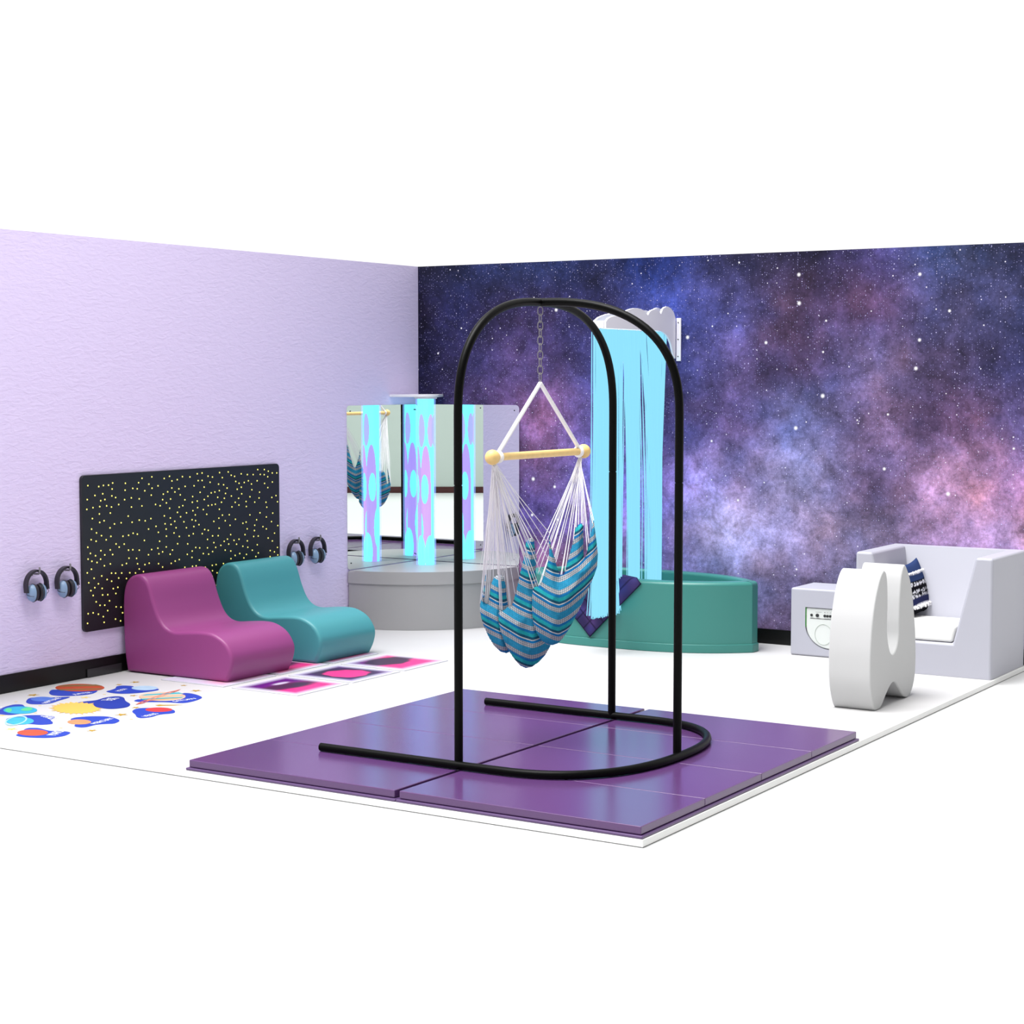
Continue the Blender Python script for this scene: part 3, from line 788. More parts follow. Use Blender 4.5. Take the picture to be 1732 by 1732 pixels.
# ---- star panel
sp_ = thing('starlight_board', 'black wall panel scattered with tiny yellow light points behind the foam chairs', 'light panel', (0.01, -2.72, 0.3))
PY0, PY1, PZ0, PZ1 = -3.692, -1.762, 0.292, 1.280
from_bm('panel_board', prism_bm(rounded_rect(PY0, PZ0, PY1, PZ1, 0.03), 0.001, 0.022, lambda u, v, w: (w, u, v), bevel=0.003), M_PANEL, sp_, angle=40)
pts = []
rs = random.Random(21)
while len(pts) < 470:
    q = (rs.uniform(PY0 + 0.03, PY1 - 0.02), rs.uniform(PZ0 + 0.03, PZ1 - 0.03))
    if all((q[0] - a) ** 2 + ((q[1] - b_) * 1.0) ** 2 > 0.035 ** 2 for a, b_ in pts): pts.append(q)
pts.sort(key=lambda q: q[0])
def dot_geo(y, z, r=0.0052):
    V, F = [], []
    for rr_, xx in ((r, 0.0218), (r * 0.8, 0.0242)):
        for k in range(8): V.append((xx, y + rr_ * math.cos(2 * PI * k / 8), z + rr_ * math.sin(2 * PI * k / 8)))
    for k in range(8): F.append((k, (k + 1) % 8, 8 + (k + 1) % 8, 8 + k))
    F += [tuple(range(8)), tuple(range(8, 16))]
    return V, F
for q in pts[:100]:
    ms = Mesh(); ms.add(*dot_geo(*q)); ms.build('light_point', M_STARLIGHT, sp_, smooth=False)
ms = Mesh()
for q in pts[100:]: ms.add(*dot_geo(*q))
rest = ms.build('light_points', M_STARLIGHT, sp_, smooth=False); rest['kind'] = 'stuff'
# driver box at the foot of the wall
tag(box('power_box', (0.0125, -3.667, 0.001), (0.022, -3.365, 0.056), mat('charcoal_plastic', (44, 44, 46), rough=0.25), None, bevel=0.002, origin=(0.02, -3.5, 0)),
    'low charcoal box on the baseboard below the black star panel', 'box')

# ================================================================== SWING
SXP, SYC = 3.62, -4.10
st = thing('swing_stand', 'black tubular three-legged swing stand on the purple mats', 'swing stand', (3.7, SYC, 0.05))
RT = 0.0205
zb_ = 0.0505 + RT
base_pts = [(2.812, -4.852, zb_)] + [(2.812 + 0.26 * i, -4.852, zb_) for i in range(1, 4)]
for i in range(33):
    a = -PI / 2 + PI * i / 32
    ca, sa = math.cos(a), math.sin(a)
    base_pts.append((3.83 + 0.582 * abs(ca) ** (2 / 2.45), SYC + 0.001 + 0.748 * math.copysign(abs(sa) ** (2 / 2.45), sa), zb_))
base_pts += [(2.812 + 0.26 * i, -3.353, zb_) for i in range(3, -1, -1)]
ms = Mesh(); ms.add(*tube_geo(base_pts, RT, n=14)); ms.build('base_loop', M_TUBE, st)
ZT, ZS = 2.262, 1.70
def sup(f, n=2.5):
    a = PI / 2 * f; return math.sin(a) ** (2 / n), math.cos(a) ** (2 / n)   # (horizontal, vertical) 0 -> top
ya, yb = -4.836, -3.352
SLV = 1.388
ms = Mesh(); ms.add(*tube_geo([(SXP, ya, zb_), (SXP, ya, SLV - 0.003)], RT, n=14)); ms.build('lower_post', M_TUBE, st)
ms = Mesh(); ms.add(*tube_geo([(SXP, yb, zb_), (SXP, yb, SLV - 0.003)], RT, n=14)); ms.build('lower_post', M_TUBE, st)
ms = Mesh(); ms.add(*tube_geo([(4.395, SYC, zb_), (4.395, SYC, SLV - 0.003)], RT, n=14)); ms.build('lower_post', M_TUBE, st)
for x, y in ((SXP, ya), (SXP, yb), (4.395, SYC)):
    ms = Mesh(); ms.add(*lathe_geo([(RT * 0.86, SLV - 0.012), (RT * 0.86, SLV + 0.012)], (x, y, 0), n=14)); ms.build('sleeve', M_TUBE, st)
L_ = [(SXP, ya, SLV + 0.003), (SXP, ya, 1.55)]
for i in range(26):
    h, v = sup(1 - i / 25); L_.append((SXP, -4.094 + (ya + 4.094) * h, ZS + (ZT - ZS) * v))
for i in range(1, 26):
    h, v = sup(i / 25); L_.append((SXP, -4.094 + (yb + 4.094) * h, ZS + (ZT - ZS) * v))
L_ += [(SXP, yb, 1.55), (SXP, yb, SLV + 0.003)]
ms = Mesh(); ms.add(*tube_geo(L_, RT, n=14)); ms.build('arch', M_TUBE, st)
L_ = [(4.395, SYC, SLV + 0.003), (4.395, SYC, 1.55)]
for i in range(27):
    h, v = sup(1 - i / 26); L_.append((SXP + 0.012 + (4.395 - SXP - 0.012) * h, SYC, ZS + (ZT - ZS) * v))
ms = Mesh(); ms.add(*tube_geo(L_, RT, n=14)); ms.build('cross_arm', M_TUBE, st)

# ---- chain
chn = thing('hanging_chain', 'thin grey steel chain hanging from the top of the black swing stand', 'chain', (SXP, SYC, ZT - RT))
ztop, zbot, NL = ZT - RT - 0.004, 1.865, 10
pitch = (ztop - zbot - 0.008) / NL
for k in range(NL):
    zc = ztop - pitch * (k + 0.5)
    hh, ww = pitch / 2 + 0.0035, 0.0125
    pts_ = []
    for i in range(24):
        a = 2 * PI * i / 24
        lx, lz = ww * math.cos(a), hh * math.copysign(abs(math.sin(a)) ** 0.75, math.sin(a))
        d = (_rt if k % 2 == 0 else np.array([_rt[1] * -0.9 + _rt[0] * 0.45, _rt[0] * 0.9 + _rt[1] * 0.45, 0]))
        pts_.append((SXP + lx * d[0], SYC + lx * d[1], zc + lz))
    ms = Mesh(); ms.add(*tube_geo(pts_, 0.0024, n=8, closed=True)); ms.build('link', M_STEEL, chn)

# ---- hammock chair
hc = thing('hammock_chair', 'blue striped cloth hammock chair hanging from a wooden bar inside the black stand', 'hammock chair', (SXP, SYC, 1.865))
BY0, BY1, BZ = -4.54, -3.665, 1.508
ms = Mesh(); ms.add(*tube_geo([(SXP, BY0 + 0.02, BZ), (SXP, BY1 - 0.02, BZ)], 0.0185, n=20)); ms.build('spreader_bar', M_WOOD, hc)
for y in (BY0, BY1):
    ms = Mesh(); ms.add(*ball_geo((SXP, y, BZ), 0.037, 24, 16)); ms.build('bar_end', M_WOOD, hc)
apex = (SXP, SYC, 1.862)
for y, s in ((BY0 + 0.052, 1), (BY1 - 0.052, -1)):
    ms = Mesh(); ms.add(*tube_geo([apex, (SXP, y, BZ + 0.02)], 0.0105, n=12)); ms.build('suspension_rope', M_ROPE, hc)
    ms = Mesh(); ms.add(*tube_geo([(SXP + 0.021 * math.cos(2 * PI * i / 24), y, BZ + 0.021 * math.sin(2 * PI * i / 24)) for i in range(24)], 0.0105, n=10, closed=True)); ms.build('rope_ring', M_ROPE, hc)

HV = np.array([-_fw[0], -_fw[1], 0.0]); HV /= np.linalg.norm(HV)      # horizontal, towards the open front of the chair
HR = np.array([_rt[0], _rt[1], 0.0])
SEAT = np.array([SXP, SYC, 1.0])
PER = 0.147
def zp(pts, s=6.417, ox=800, oy=870): return [(ox + a / s, oy + b_ / s) for a, b_ in pts]
LOBES = {
 'C': dict(off=0.10, bulge=0.085, sag=(930, 0.055, 0.075), out=zp([(652, 800), (643, 900), (641, 1000), (645, 1100), (660, 1200), (690, 1290), (740, 1370), (800, 1412), (860, 1420), (920, 1400), (980, 1340), (1040, 1250), (1110, 1120), (1190, 960), (1260, 800), (1320, 650), (1347, 570), (1356, 430), (1342, 300), (1310, 60), (1265, 260), (1240, 400), (1215, 468), (1202, 460), (1196, 250), (1198, 120), (1178, 95), (1135, 118), (1105, 170), (1090, 280), (1050, 420), (1012, 560), (990, 640), (950, 665), (915, 580), (888, 480), (850, 360), (828, 195), (824, 300), (826, 430), (815, 500), (790, 600), (755, 700), (735, 750), (712, 785), (690, 780)])),
 'B': dict(off=-0.01, bulge=0.085, sag=(640, 0.05, 0.045), out=zp([(288, 1022), (275, 1100), (280, 1180), (300, 1270), (330, 1360), (380, 1470), (440, 1560), (510, 1640), (570, 1668), (640, 1655), (720, 1600), (790, 1520), (840, 1430), (830, 1200), (800, 1000), (760, 860), (735, 770), (712, 790), (690, 700), (680, 600), (690, 480), (672, 380), (664, 275), (640, 262), (615, 258), (604, 262), (575, 300), (556, 450), (530, 560), (500, 680), (470, 830), (432, 960), (412, 998), (388, 992), (350, 1030), (310, 1050)])),
 'A': dict(off=-0.11, bulge=0.075, sag=(330, 0.05, 0.03), out=zp([(78, 965), (75, 1040), (90, 1130), (120, 1220), (170, 1330), (230, 1430), (300, 1490), (365, 1508), (420, 1480), (430, 1300), (420, 1100), (385, 1000), (366, 900), (356, 765), (336, 672), (290, 656), (240, 666), (202, 740), (182, 850), (166, 950), (150, 970), (128, 955), (152, 640), (146, 585), (131, 700), (103, 830)])),
}
def lobe_pt(off): return SEAT + HV * off
fab = Mesh(); fuv = []
def poly_dist(P, pts):
    P = np.asarray(P); d = np.full(len(pts), 1e9); near = np.zeros((len(pts), 2)); inside = np.zeros(len(pts), bool)
    n = len(P)
    for i in range(n):
        a, b_ = P[i], P[(i + 1) % n]; ab = b_ - a
        tq = np.clip(((pts - a) @ ab) / (ab @ ab + 1e-12), 0, 1)
        q = a + tq[:, None] * ab; dd = np.hypot(*(pts - q).T)
        m = dd < d; d[m] = dd[m]; near[m] = q[m]
        cond = ((a[1] > pts[:, 1]) != (b_[1] > pts[:, 1])) & (pts[:, 0] < (b_[0] - a[0]) * (pts[:, 1] - a[1]) / (b_[1] - a[1] + 1e-12) + a[0])
        inside ^= cond
    return d, near, inside
for key in ('A', 'B', 'C'):
    L = LOBES[key]; o = lobe_pt(L['off'])
    def to2(px, py):
        w = trace(px, py, o, HV) - o; return (w @ HR, w[2])
    P2 = np.array([to2(*q) for q in L['out']])
    L['P2'] = P2
    xs, sl, sr = L['sag']; cx = to2(800 + xs / 6.417, 1000)[0]
    st_ = 0.0058
    gx = np.arange(P2[:, 0].min() - st_, P2[:, 0].max() + 2 * st_, st_); gy = np.arange(P2[:, 1].min() - st_, P2[:, 1].max() + 2 * st_, st_)
    XX, YY = np.meshgrid(gx, gy); pts2 = np.stack([XX.ravel(), YY.ravel()], 1)
    d, near, ins = poly_dist(P2, pts2)
    ok = ins | (d < st_ * 0.55)
    p2 = pts2.copy(); snap = ~ins | (d < st_ * 0.45); p2[snap] = near[snap]; d = np.where(snap, 0, d)
    W_, Hh = len(gx), len(gy); idx = -np.ones(W_ * Hh, int)
    Fq = []
    used = np.zeros(W_ * Hh, bool)
    for j in range(Hh - 1):
        for i in range(W_ - 1):
            q = (j * W_ + i, j * W_ + i + 1, (j + 1) * W_ + i + 1, (j + 1) * W_ + i)
            if all(ok[k] for k in q):
                Fq.append(q)
                for k in q: used[k] = True
    ids = np.where(used)[0]
    for s in (1, -1):
        for n_i, k in enumerate(ids):
            x, z = p2[k]
            # folds of the cloth run down the lobe
            h = L['bulge'] * min(1.0, d[k] / 0.085) ** 0.5 * (1.0 if s > 0 else 0.5)
            h += s * 0.006 * math.sin(x * 70 + z * 9) * min(1, d[k] / 0.04)
            w = o + HR * x + np.array([0, 0, z]) + HV * (h * s + 0.0004 * s)
            dx = x - cx
            sag = sl * (abs(dx) / 0.12) ** 1.25 if dx < 0 else sr * (dx / 0.12) ** 1.35
            sag = min(sag, 0.5)
            fuv.append((x, (z - sag) / PER + (0.31 if key == 'C' else 0.62 if key == 'B' else 0.45)))
            fab.v.append(tuple(w))
    base_i = len(fab.v) - 2 * len(ids)
    m_ = {k: i for i, k in enumerate(ids)}
    for q in Fq:
        fab.f.append([base_i + m_[k] for k in q]); fab.f.append([base_i + len(ids) + m_[k] for k in q[::-1]])
fm_ = bpy.data.materials.new('striped_hammock_cloth'); fm_.use_nodes = True
t = fm_.node_tree; pb = t.nodes['Principled BSDF']; pb.inputs['Roughness'].default_value = 0.85; pb.inputs['Specular IOR Level'].default_value = 0.1
uvn = t.nodes.new('ShaderNodeUVMap'); sep = t.nodes.new('ShaderNodeSeparateXYZ'); t.links.new(uvn.outputs[0], sep.inputs[0])
wob = t.nodes.new('ShaderNodeTexNoise'); wob.inputs['Scale'].default_value = 14; t.links.new(uvn.outputs[0], wob.inputs['Vector'])
vv_ = math_node('ADD', sep.outputs[1], math_node('MULTIPLY', math_node('SUBTRACT', wob.outputs['Fac'], 0.5), 0.03))
fr = math_node('FRACT', vv_)
cr = t.nodes.new('ShaderNodeValToRGB'); cr.color_ramp.interpolation = 'CONSTANT'
STR = [(0.0, (22, 104, 158)), (0.09, (152, 154, 158)), (0.25, (40, 128, 164)), (0.50, (150, 152, 156)), (0.66, (22, 104, 160)), (0.75, (186, 186, 184)), (0.785, (26, 74, 98)), (0.87, (32, 146, 154))]
els = cr.color_ramp.elements
els[0].position = 0.0; els[0].color = lin(STR[0][1]); els[1].position = STR[1][0]; els[1].color = lin(STR[1][1])
for p_, c_ in STR[2:]:
    e = els.new(p_); e.color = lin(c_)
t.links.new(fr, cr.inputs[0])
# woven diamond figure on the wide bands
mp = t.nodes.new('ShaderNodeMapping'); mp.inputs['Rotation'].default_value = (0, 0, PI / 4); mp.inputs['Scale'].default_value = (1, PER, 1)
mp2 = t.nodes.new('ShaderNodeMapping'); mp2.inputs['Scale'].default_value = (1, PER, 1); t.links.new(uvn.outputs[0], mp2.inputs[0])
mp.inputs['Scale'].default_value = (1, 1, 1); t.links.new(mp2.outputs[0], mp.inputs[0])
ck = t.nodes.new('ShaderNodeTexChecker'); ck.inputs['Scale'].default_value = 150; ck.inputs[1].default_value = (1.35, 1.33, 1.28, 1); ck.inputs[2].default_value = (0.42, 0.50, 0.60, 1)
t.links.new(mp.outputs[0], ck.inputs['Vector'])
nz = t.nodes.new('ShaderNodeTexNoise'); nz.inputs['Scale'].default_value = 90; nz.inputs['Detail'].default_value = 3; t.links.new(mp2.outputs[0], nz.inputs['Vector'])
band = math_node('MULTIPLY', math_node('GREATER_THAN', fr, 0.09), math_node('LESS_THAN', fr, 0.66))
isblue = math_node('MULTIPLY', math_node('GREATER_THAN', fr, 0.25), math_node('LESS_THAN', fr, 0.50))
amt = math_node('SUBTRACT', math_node('MULTIPLY', band, 0.95), math_node('MULTIPLY', isblue, 0.72))
mx1 = t.nodes.new('ShaderNodeMix'); mx1.data_type = 'RGBA'; mx1.blend_type = 'MULTIPLY'
t.links.new(amt, mx1.inputs[0]); t.links.new(cr.outputs[0], mx1.inputs[6]); t.links.new(ck.outputs[0], mx1.inputs[7])
sc_ = t.nodes.new('ShaderNodeVectorMath'); sc_.operation = 'SCALE'; t.links.new(mx1.outputs[2], sc_.inputs[0])
t.links.new(math_node('ADD', math_node('MULTIPLY', nz.outputs['Fac'], 0.7), 0.65), sc_.inputs['Scale'])
t.links.new(sc_.outputs[0], pb.inputs['Base Color'])
cloth = obj('cloth_seat', fab.v, fab.f, fm_, hc, smooth=True, uv=fuv)
cloth.data.validate()

# ---- cords from the two bar ends to the cloth
def lobe_world(px, py, key):
    return trace(px, py, lobe_pt(LOBES[key]['off']), HV)
P0 = np.array([SXP, BY0 + 0.018, BZ - 0.035]); P1 = np.array([SXP, BY1 - 0.03, BZ - 0.032])
near_ends = [(78, 965, 'A'), (90, 955, 'A'), (105, 955, 'A'), (125, 955, 'A'), (150, 965, 'A'), (135, 660, 'A'), (175, 880, 'A'), (220, 700, 'A'), (268, 650, 'A'), (285, 660, 'A'), (320, 680, 'A'), (345, 740, 'A'),
  (292, 1030, 'B'), (308, 1045, 'B'), (320, 1040, 'B'), (398, 990, 'B'), (412, 990, 'B'), (455, 860, 'B'), (500, 675, 'B'), (530, 545, 'B'), (556, 440, 'B'), (580, 300, 'B'), (610, 265, 'B'), (640, 265, 'B'), (664, 290, 'B'), (690, 470, 'B'), (680, 640, 'B'),
  (655, 800, 'C'), (662, 805, 'C'), (690, 780, 'C'), (714, 780, 'C'), (760, 690, 'C'), (815, 480, 'C'), (828, 200, 'C'), (850, 380, 'C')]
far_ends = [(735, 748, 'C'), (715, 770, 'C'), (705, 640, 'B'), (695, 540, 'B'), (688, 440, 'B'), (828, 205, 'C'), (840, 310, 'C'), (860, 390, 'C'), (884, 465, 'C'), (892, 490, 'C'), (900, 520, 'C'), (952, 662, 'C'), (964, 655, 'C'), (1000, 610, 'C'), (1090, 290, 'C'), (1118, 140, 'C'), (1145, 110, 'C'), (1178, 95, 'C'), (1196, 120, 'C'), (1240, 390, 'C'), (1255, 310, 'C'), (1300, 100, 'C'), (1310, 65, 'C')]
def cord(a, b_, r, lst):
    mid = (np.array(a) + np.array(b_)) / 2 + np.array([0, 0, -0.004])
    ms = Mesh(); ms.add(*tube_geo([tuple(a), tuple(mid), tuple(b_)], r, n=5)); ms.build('cord', M_CORD, hc)
for a, b_, k in near_ends:
    q = zp([(a, b_)])[0]; cord(P0 + RNG.uniform(-0.008, 0.008, 3), lobe_world(*q, k), 0.0019, None)
for a, b_, k in far_ends:
    q = zp([(a, b_)])[0]; cord(P1 + RNG.uniform(-0.008, 0.008, 3), lobe_world(*q, k), 0.0019, None)
# the fine net of thinner strings behind the near cords
for i in range(40):
    f = (i + 0.5) / 40
    px = 812 + 66 * f; py = 955 + RNG.uniform(-12, 8)
    tgt = trace(px, py, lobe_pt(-0.06), HV)
    ms = Mesh(); ms.add(*tube_geo([tuple(P0 + RNG.uniform(-0.01, 0.01, 3)), tuple(tgt + RNG.uniform(-0.012, 0.012, 3))], 0.0011, n=4)); ms.build('net_string', M_CORD, hc)

# ================================================================== SMALL THINGS
# ---- ear defenders on hooks
def ear_defenders(y, z, label):
    tq = thing('ear_defenders', label, 'ear defenders', (0.0, y, z), 'blue ear defenders hanging on the lavender wall')
    xc = 0.050
    pts_ = [(xc, y - 0.083, z - 0.128)]
    for i in range(25):
        a = PI - PI * i / 24
        pts_.append((xc - 0.004, y + 0.083 * math.cos(a), z - 0.085 + 0.085 * math.sin(a)))
    pts_.append((xc, y + 0.083, z - 0.118))
    V, F = [], []
    n = len(pts_)
    for i, p in enumerate(pts_):
        a = Vector(pts_[max(i - 1, 0)]); b_ = Vector(pts_[min(i + 1, n - 1)]); tg = (b_ - a).normalized()
        out = Vector((0, tg.z, -tg.y)).normalized()
        for dx, do in ((-0.015, -0.007), (0.015, -0.007), (0.015, 0.007), (-0.015, 0.007)):
            V.append(tuple(Vector(p) + Vector((dx, 0, 0)) + out * do))
    for i in range(n - 1):
        for k in range(4): F.append((i * 4 + k, i * 4 + (k + 1) % 4, (i + 1) * 4 + (k + 1) % 4, (i + 1) * 4 + k))
    F += [(0, 1, 2, 3), (n * 4 - 4, n * 4 - 3, n * 4 - 2, n * 4 - 1)]
    ms = Mesh(); ms.add(V, F); ms.build('headband', M_BAND, tq, angle=35)
    for s, cy, first in ((-1, y - 0.030, True), (1, y + 0.026, False)):
        cz = z - 0.133
        prof = [(0.0455, 0.0), (0.0455, 0.004), (0.044, 0.014), (0.038, 0.027), (0.026, 0.036), (0.010, 0.040), (0.001, 0.0402)]
        V, F = lathe_geo([(r, s * h) for r, h in prof], (xc, cy, cz), axis='y', n=28)
        V = [(xc + (x - xc) * 0.80, yy, cz + (zz - cz) * 1.18) for x, yy, zz in V]
        ms = Mesh(); ms.add(V, F); cup = ms.build('ear_cup', M_CUP, tq)
        rim = Mesh(); rim.add(*tube_geo([(xc + 0.0455 * 0.8 * math.cos(2 * PI * i / 28), cy + s * 0.002, cz + 0.0455 * 1.18 * math.sin(2 * PI * i / 28)) for i in range(28)], 0.003, n=6, closed=True))
        rim.build('rim', M_BAND, cup)
        seam = Mesh(); seam.add(*tube_geo([(xc + 0.8 * q * 0.040, cy + s * (0.0402 * math.sqrt(max(0, 1 - (q * 0.040 / 0.0455) ** 2 - 0.04)) * 1.03), cz - 0.012 - 0.006 * q) for q in [-0.95 + 1.9 * i / 14 for i in range(15)]], 0.0018, n=5))
        seam.build('seam', M_BAND, cup)
        prof = [(0.030, 0.0), (0.043, -0.004), (0.045, -0.012), (0.042, -0.020), (0.028, -0.023)]
        V, F = lathe_geo([(r, s * h * 1.0) for r, h in prof], (xc, cy, cz), axis='y', n=28)
        V = [(xc + (x - xc) * 0.80, yy, cz + (zz - cz) * 1.18) for x, yy, zz in V]
        ms = Mesh(); ms.add(V, F); ms.build('ear_cushion', M_BAND, tq)
    ms = Mesh(); ms.add(*tube_geo([(xc, y + 0.064, z - 0.150), (xc, y + 0.085, z - 0.145), (xc, y + 0.097, z - 0.134), (xc, y + 0.094, z - 0.125), (xc, y + 0.083, z - 0.120)], 0.002, n=6)); ms.build('wire', M_BAND, tq)
    ms = Mesh(); ms.add(*tube_geo([(xc, y - 0.083, z - 0.125), (xc, y - 0.080, z - 0.140), (xc, y - 0.066, z - 0.146)], 0.002, n=6)); ms.build('wire', M_BAND, tq)
    return tq
def wall_hook(y, z, label):
    tq = thing('wall_hook', label, 'hook', (0.0, y, z), 'steel hooks on the lavender wall')
    box('back_plate', (0.0008, y - 0.009, z - 0.034), (0.005, y + 0.009, z - 0.004), M_STEEL, tq, bevel=0.0015)
    ms = Mesh(); ms.add(*tube_geo([(0.004, y, z - 0.019), (0.03, y, z - 0.0205), (0.062, y, z - 0.019), (0.071, y, z - 0.010), (0.073, y, z + 0.006), (0.070, y, z + 0.022)], 0.0058, n=10)); ms.build('prong', M_STEEL, tq)
    return tq
HK = [(-4.105, 0.722, 'leftmost in the picture, on the far left of the wall'), (-3.853, 0.722, 'just left of the black star panel'), (-1.612, 0.720, 'just right of the black star panel, half behind the teal chair'), (-1.362, 0.720, 'nearest the corner mirror')]
LB = ['blue-grey ear defenders leftmost of the four, farthest from the black star panel', 'blue-grey ear defenders hanging just left of the black star panel', 'blue-grey ear defenders partly hidden behind the teal chair back', 'blue-grey ear defenders nearest to the corner mirrors']
LH = ['small steel hook holding the leftmost ear defenders', 'small steel hook holding the ear defenders just left of the star panel', 'small steel hook holding the ear defenders behind the teal chair', 'small steel hook holding the ear defenders nearest the mirrors']
e0 = ear_defenders(HK[0][0], HK[0][1] + 0.0, LB[0]); h0 = wall_hook(HK[0][0] + 0.006, HK[0][1], LH[0])
for (y, z, _), l1, l2 in list(zip(HK, LB, LH))[1:]:
    c = copy_tree(e0, (0, y, z)); c['label'] = l1
    c = copy_tree(h0, (0, y + 0.006, z)); c['label'] = l2

# ---- liquid floor tiles
def floor_tile(x0, y0, label, kind, w=0.515, l=0.505):
    tq = thing('liquid_tile', label, 'floor tile', (x0 + w / 2, y0 + l / 2, 0), 'pink and purple liquid floor tiles')
    x1, y1 = x0 + w, y0 + l
    box('tile_base', (x0, y0, 0.0005), (x1, y1, 0.0052), mat('tile_frame', (206, 206, 216), rough=0.3), tq, bevel=0.0015)
    n = 56; V, F, Cc = [], [], []
    rn = np.random.default_rng(kind * 5 + 1); ph = rn.uniform(0, 6.28, 8)
    DK, PK, VI, WH = [np.array(lin(c)[:3]) for c in ((58, 32, 60), (214, 44, 122), (80, 16, 108), (206, 202, 220))]
    for j in range(n + 1):
        for i in range(n + 1):
            u, v = i / n, j / n                 # u along x (towards the right wall side), v along y
            e = min(u, 1 - u, v, 1 - v)
            wv = 0.04 * math.sin(9 * u + ph[0]) + 0.04 * math.sin(11 * v + ph[1]) + 0.02 * math.sin(31 * u + ph[2]) + 0.02 * math.sin(27 * v + ph[3])
            def soft(x, k=14): return 1 / (1 + math.exp(-max(-30, min(30, k * x))))
            def blob(cu, cv_, ru, rv): return 1 - math.hypot((u - cu) / ru, (v - cv_) / rv) + wv
            fade = 0.15
            if kind == 1:
                f = soft(u - 0.58 + 0.10 * math.sin(3 * v) + wv * 0.4); c = VI * (1 - f) + PK * f
                f = soft(blob(0.50 + 0.12 * (v - 0.4), 0.45, 0.17, 0.46), 9); c = c * (1 - f) + DK * f
                f = soft(blob(0.30, 0.55, 0.05, 0.14), 8) * 0.7; c = c * (1 - f) + WH * f
            elif kind == 2:
                c = VI
                f = soft(blob(0.5, 0.5, 0.46, 0.46), 10); c = c * (1 - f) + DK * f
                f = soft(blob(0.52, 0.50, 0.27, 0.33) + wv, 40); c = c * (1 - f) + PK * f
            elif kind == 3:
                f = soft(u * 0.7 + v * 0.6 - 0.42); c = VI * (1 - f) + PK * f
                f = soft(blob(0.36, 0.52, 0.27, 0.44) + wv, 26); c = c * (1 - f) + DK * f
            else:
                fade = 0.36
                f = soft(u - 0.6); c = WH * 0.7 * (1 - f) + PK * f
            ed = min(1.0, e / fade) ** 0.9
            c = WH * (1 - ed) + np.array(c) * ed
            V.append((x0 + 0.012 + (w - 0.024) * u, y0 + 0.012 + (l - 0.024) * v, 0.0057)); Cc.append(list(c) + [1])
    for j in range(n):
        for i in range(n):
            k = j * (n + 1) + i; F.append((k, k + 1, k + n + 2, k + n + 1))
    obj('liquid_layer', V, F, mat('liquid_gel', (255, 255, 255), rough=0.3, spec=0.15, attr='paint'), tq, smooth=True, colors=Cc)
floor_tile(1.040, -3.475, 'pink and purple liquid floor tile nearest the planet stickers, in front of the magenta chair', 1)
floor_tile(1.040, -2.930, 'liquid floor tile with a pink centre, middle of the front row', 2)
floor_tile(1.040, -2.385, 'pink liquid floor tile with a dark patch, farthest of the front row', 3)
floor_tile(0.462, -3.475, 'liquid floor tile mostly covered by the magenta chair', 4)
floor_tile(0.462, -2.930, 'purple liquid floor tile showing between the magenta and teal chairs', 1)
floor_tile(0.462, -2.385, 'pink liquid floor tile under the teal chair front', 3)

# ---- planet stickers on the floor
S0 = 4.811
def dp(a, b_): return on_floor(a / S0, 1130 + b_ / S0)[:2]
def flat(name, poly, z0, z1, m, parent=None, origin=None):
    pts_ = []
    for q in poly:
        if not pts_ or math.hypot(q[0] - pts_[-1][0], q[1] - pts_[-1][1]) > 1e-4: pts_.append((float(q[0]), float(q[1])))
    return from_bm(name, prism_bm(pts_, z0, z1, lambda u, v, w: (u, v, w)), m, parent, smooth=False, origin=origin)
M_NAVY = mat('royal_blue_print', (34, 60, 160), rough=0.6, spec=0.2)
M_TXT = mat('white_print', (240, 242, 250), rough=0.6)
M_GOLD = mat('gold_print', (164, 130, 34), rough=0.6, spec=0.2)
M_PGOLD = mat('pale_gold_print', (210, 184, 100), rough=0.6, spec=0.2)
def ellipse_px(cx, cy, rx, ry, n=40):
    return [dp(cx + rx * math.cos(2 * PI * i / n), cy + ry * math.sin(2 * PI * i / n)) for i in range(n)]
def text_part(s, p0, p1, height, parent, z, name='lettering'):
    """white capitals whose baseline runs from p0 to p1 on the floor"""
    cu = bpy.data.curves.new('lettering', 'FONT'); cu.body = s; cu.size = 1.0; cu.extrude = 0.0; cu.align_x = 'LEFT'
    o = bpy.data.objects.new('tmp', cu); COL.objects.link(o)
    bpy.context.view_layer.update()
    dg = bpy.context.evaluated_depsgraph_get(); me = bpy.data.meshes.new_from_object(o.evaluated_get(dg))
    vs = np.array([v.co[:] for v in me.vertices]); fs = [list(p.vertices) for p in me.polygons]
    bpy.data.objects.remove(o, do_unlink=True); bpy.data.curves.remove(cu); bpy.data.meshes.remove(me)
    w = vs[:, 0].max() - vs[:, 0].min(); vs[:, 0] -= vs[:, 0].min()
    d = np.array(p1) - np.array(p0); Ln = np.linalg.norm(d); d = d / Ln; nq = np.array([-d[1], d[0]])
    W = [(p0[0] + d[0] * v[0] / w * Ln + nq[0] * v[1] * height, p0[1] + d[1] * v[0] / w * Ln + nq[1] * v[1] * height, z) for v in vs]
    obj(name, W, fs, M_TXT, parent)
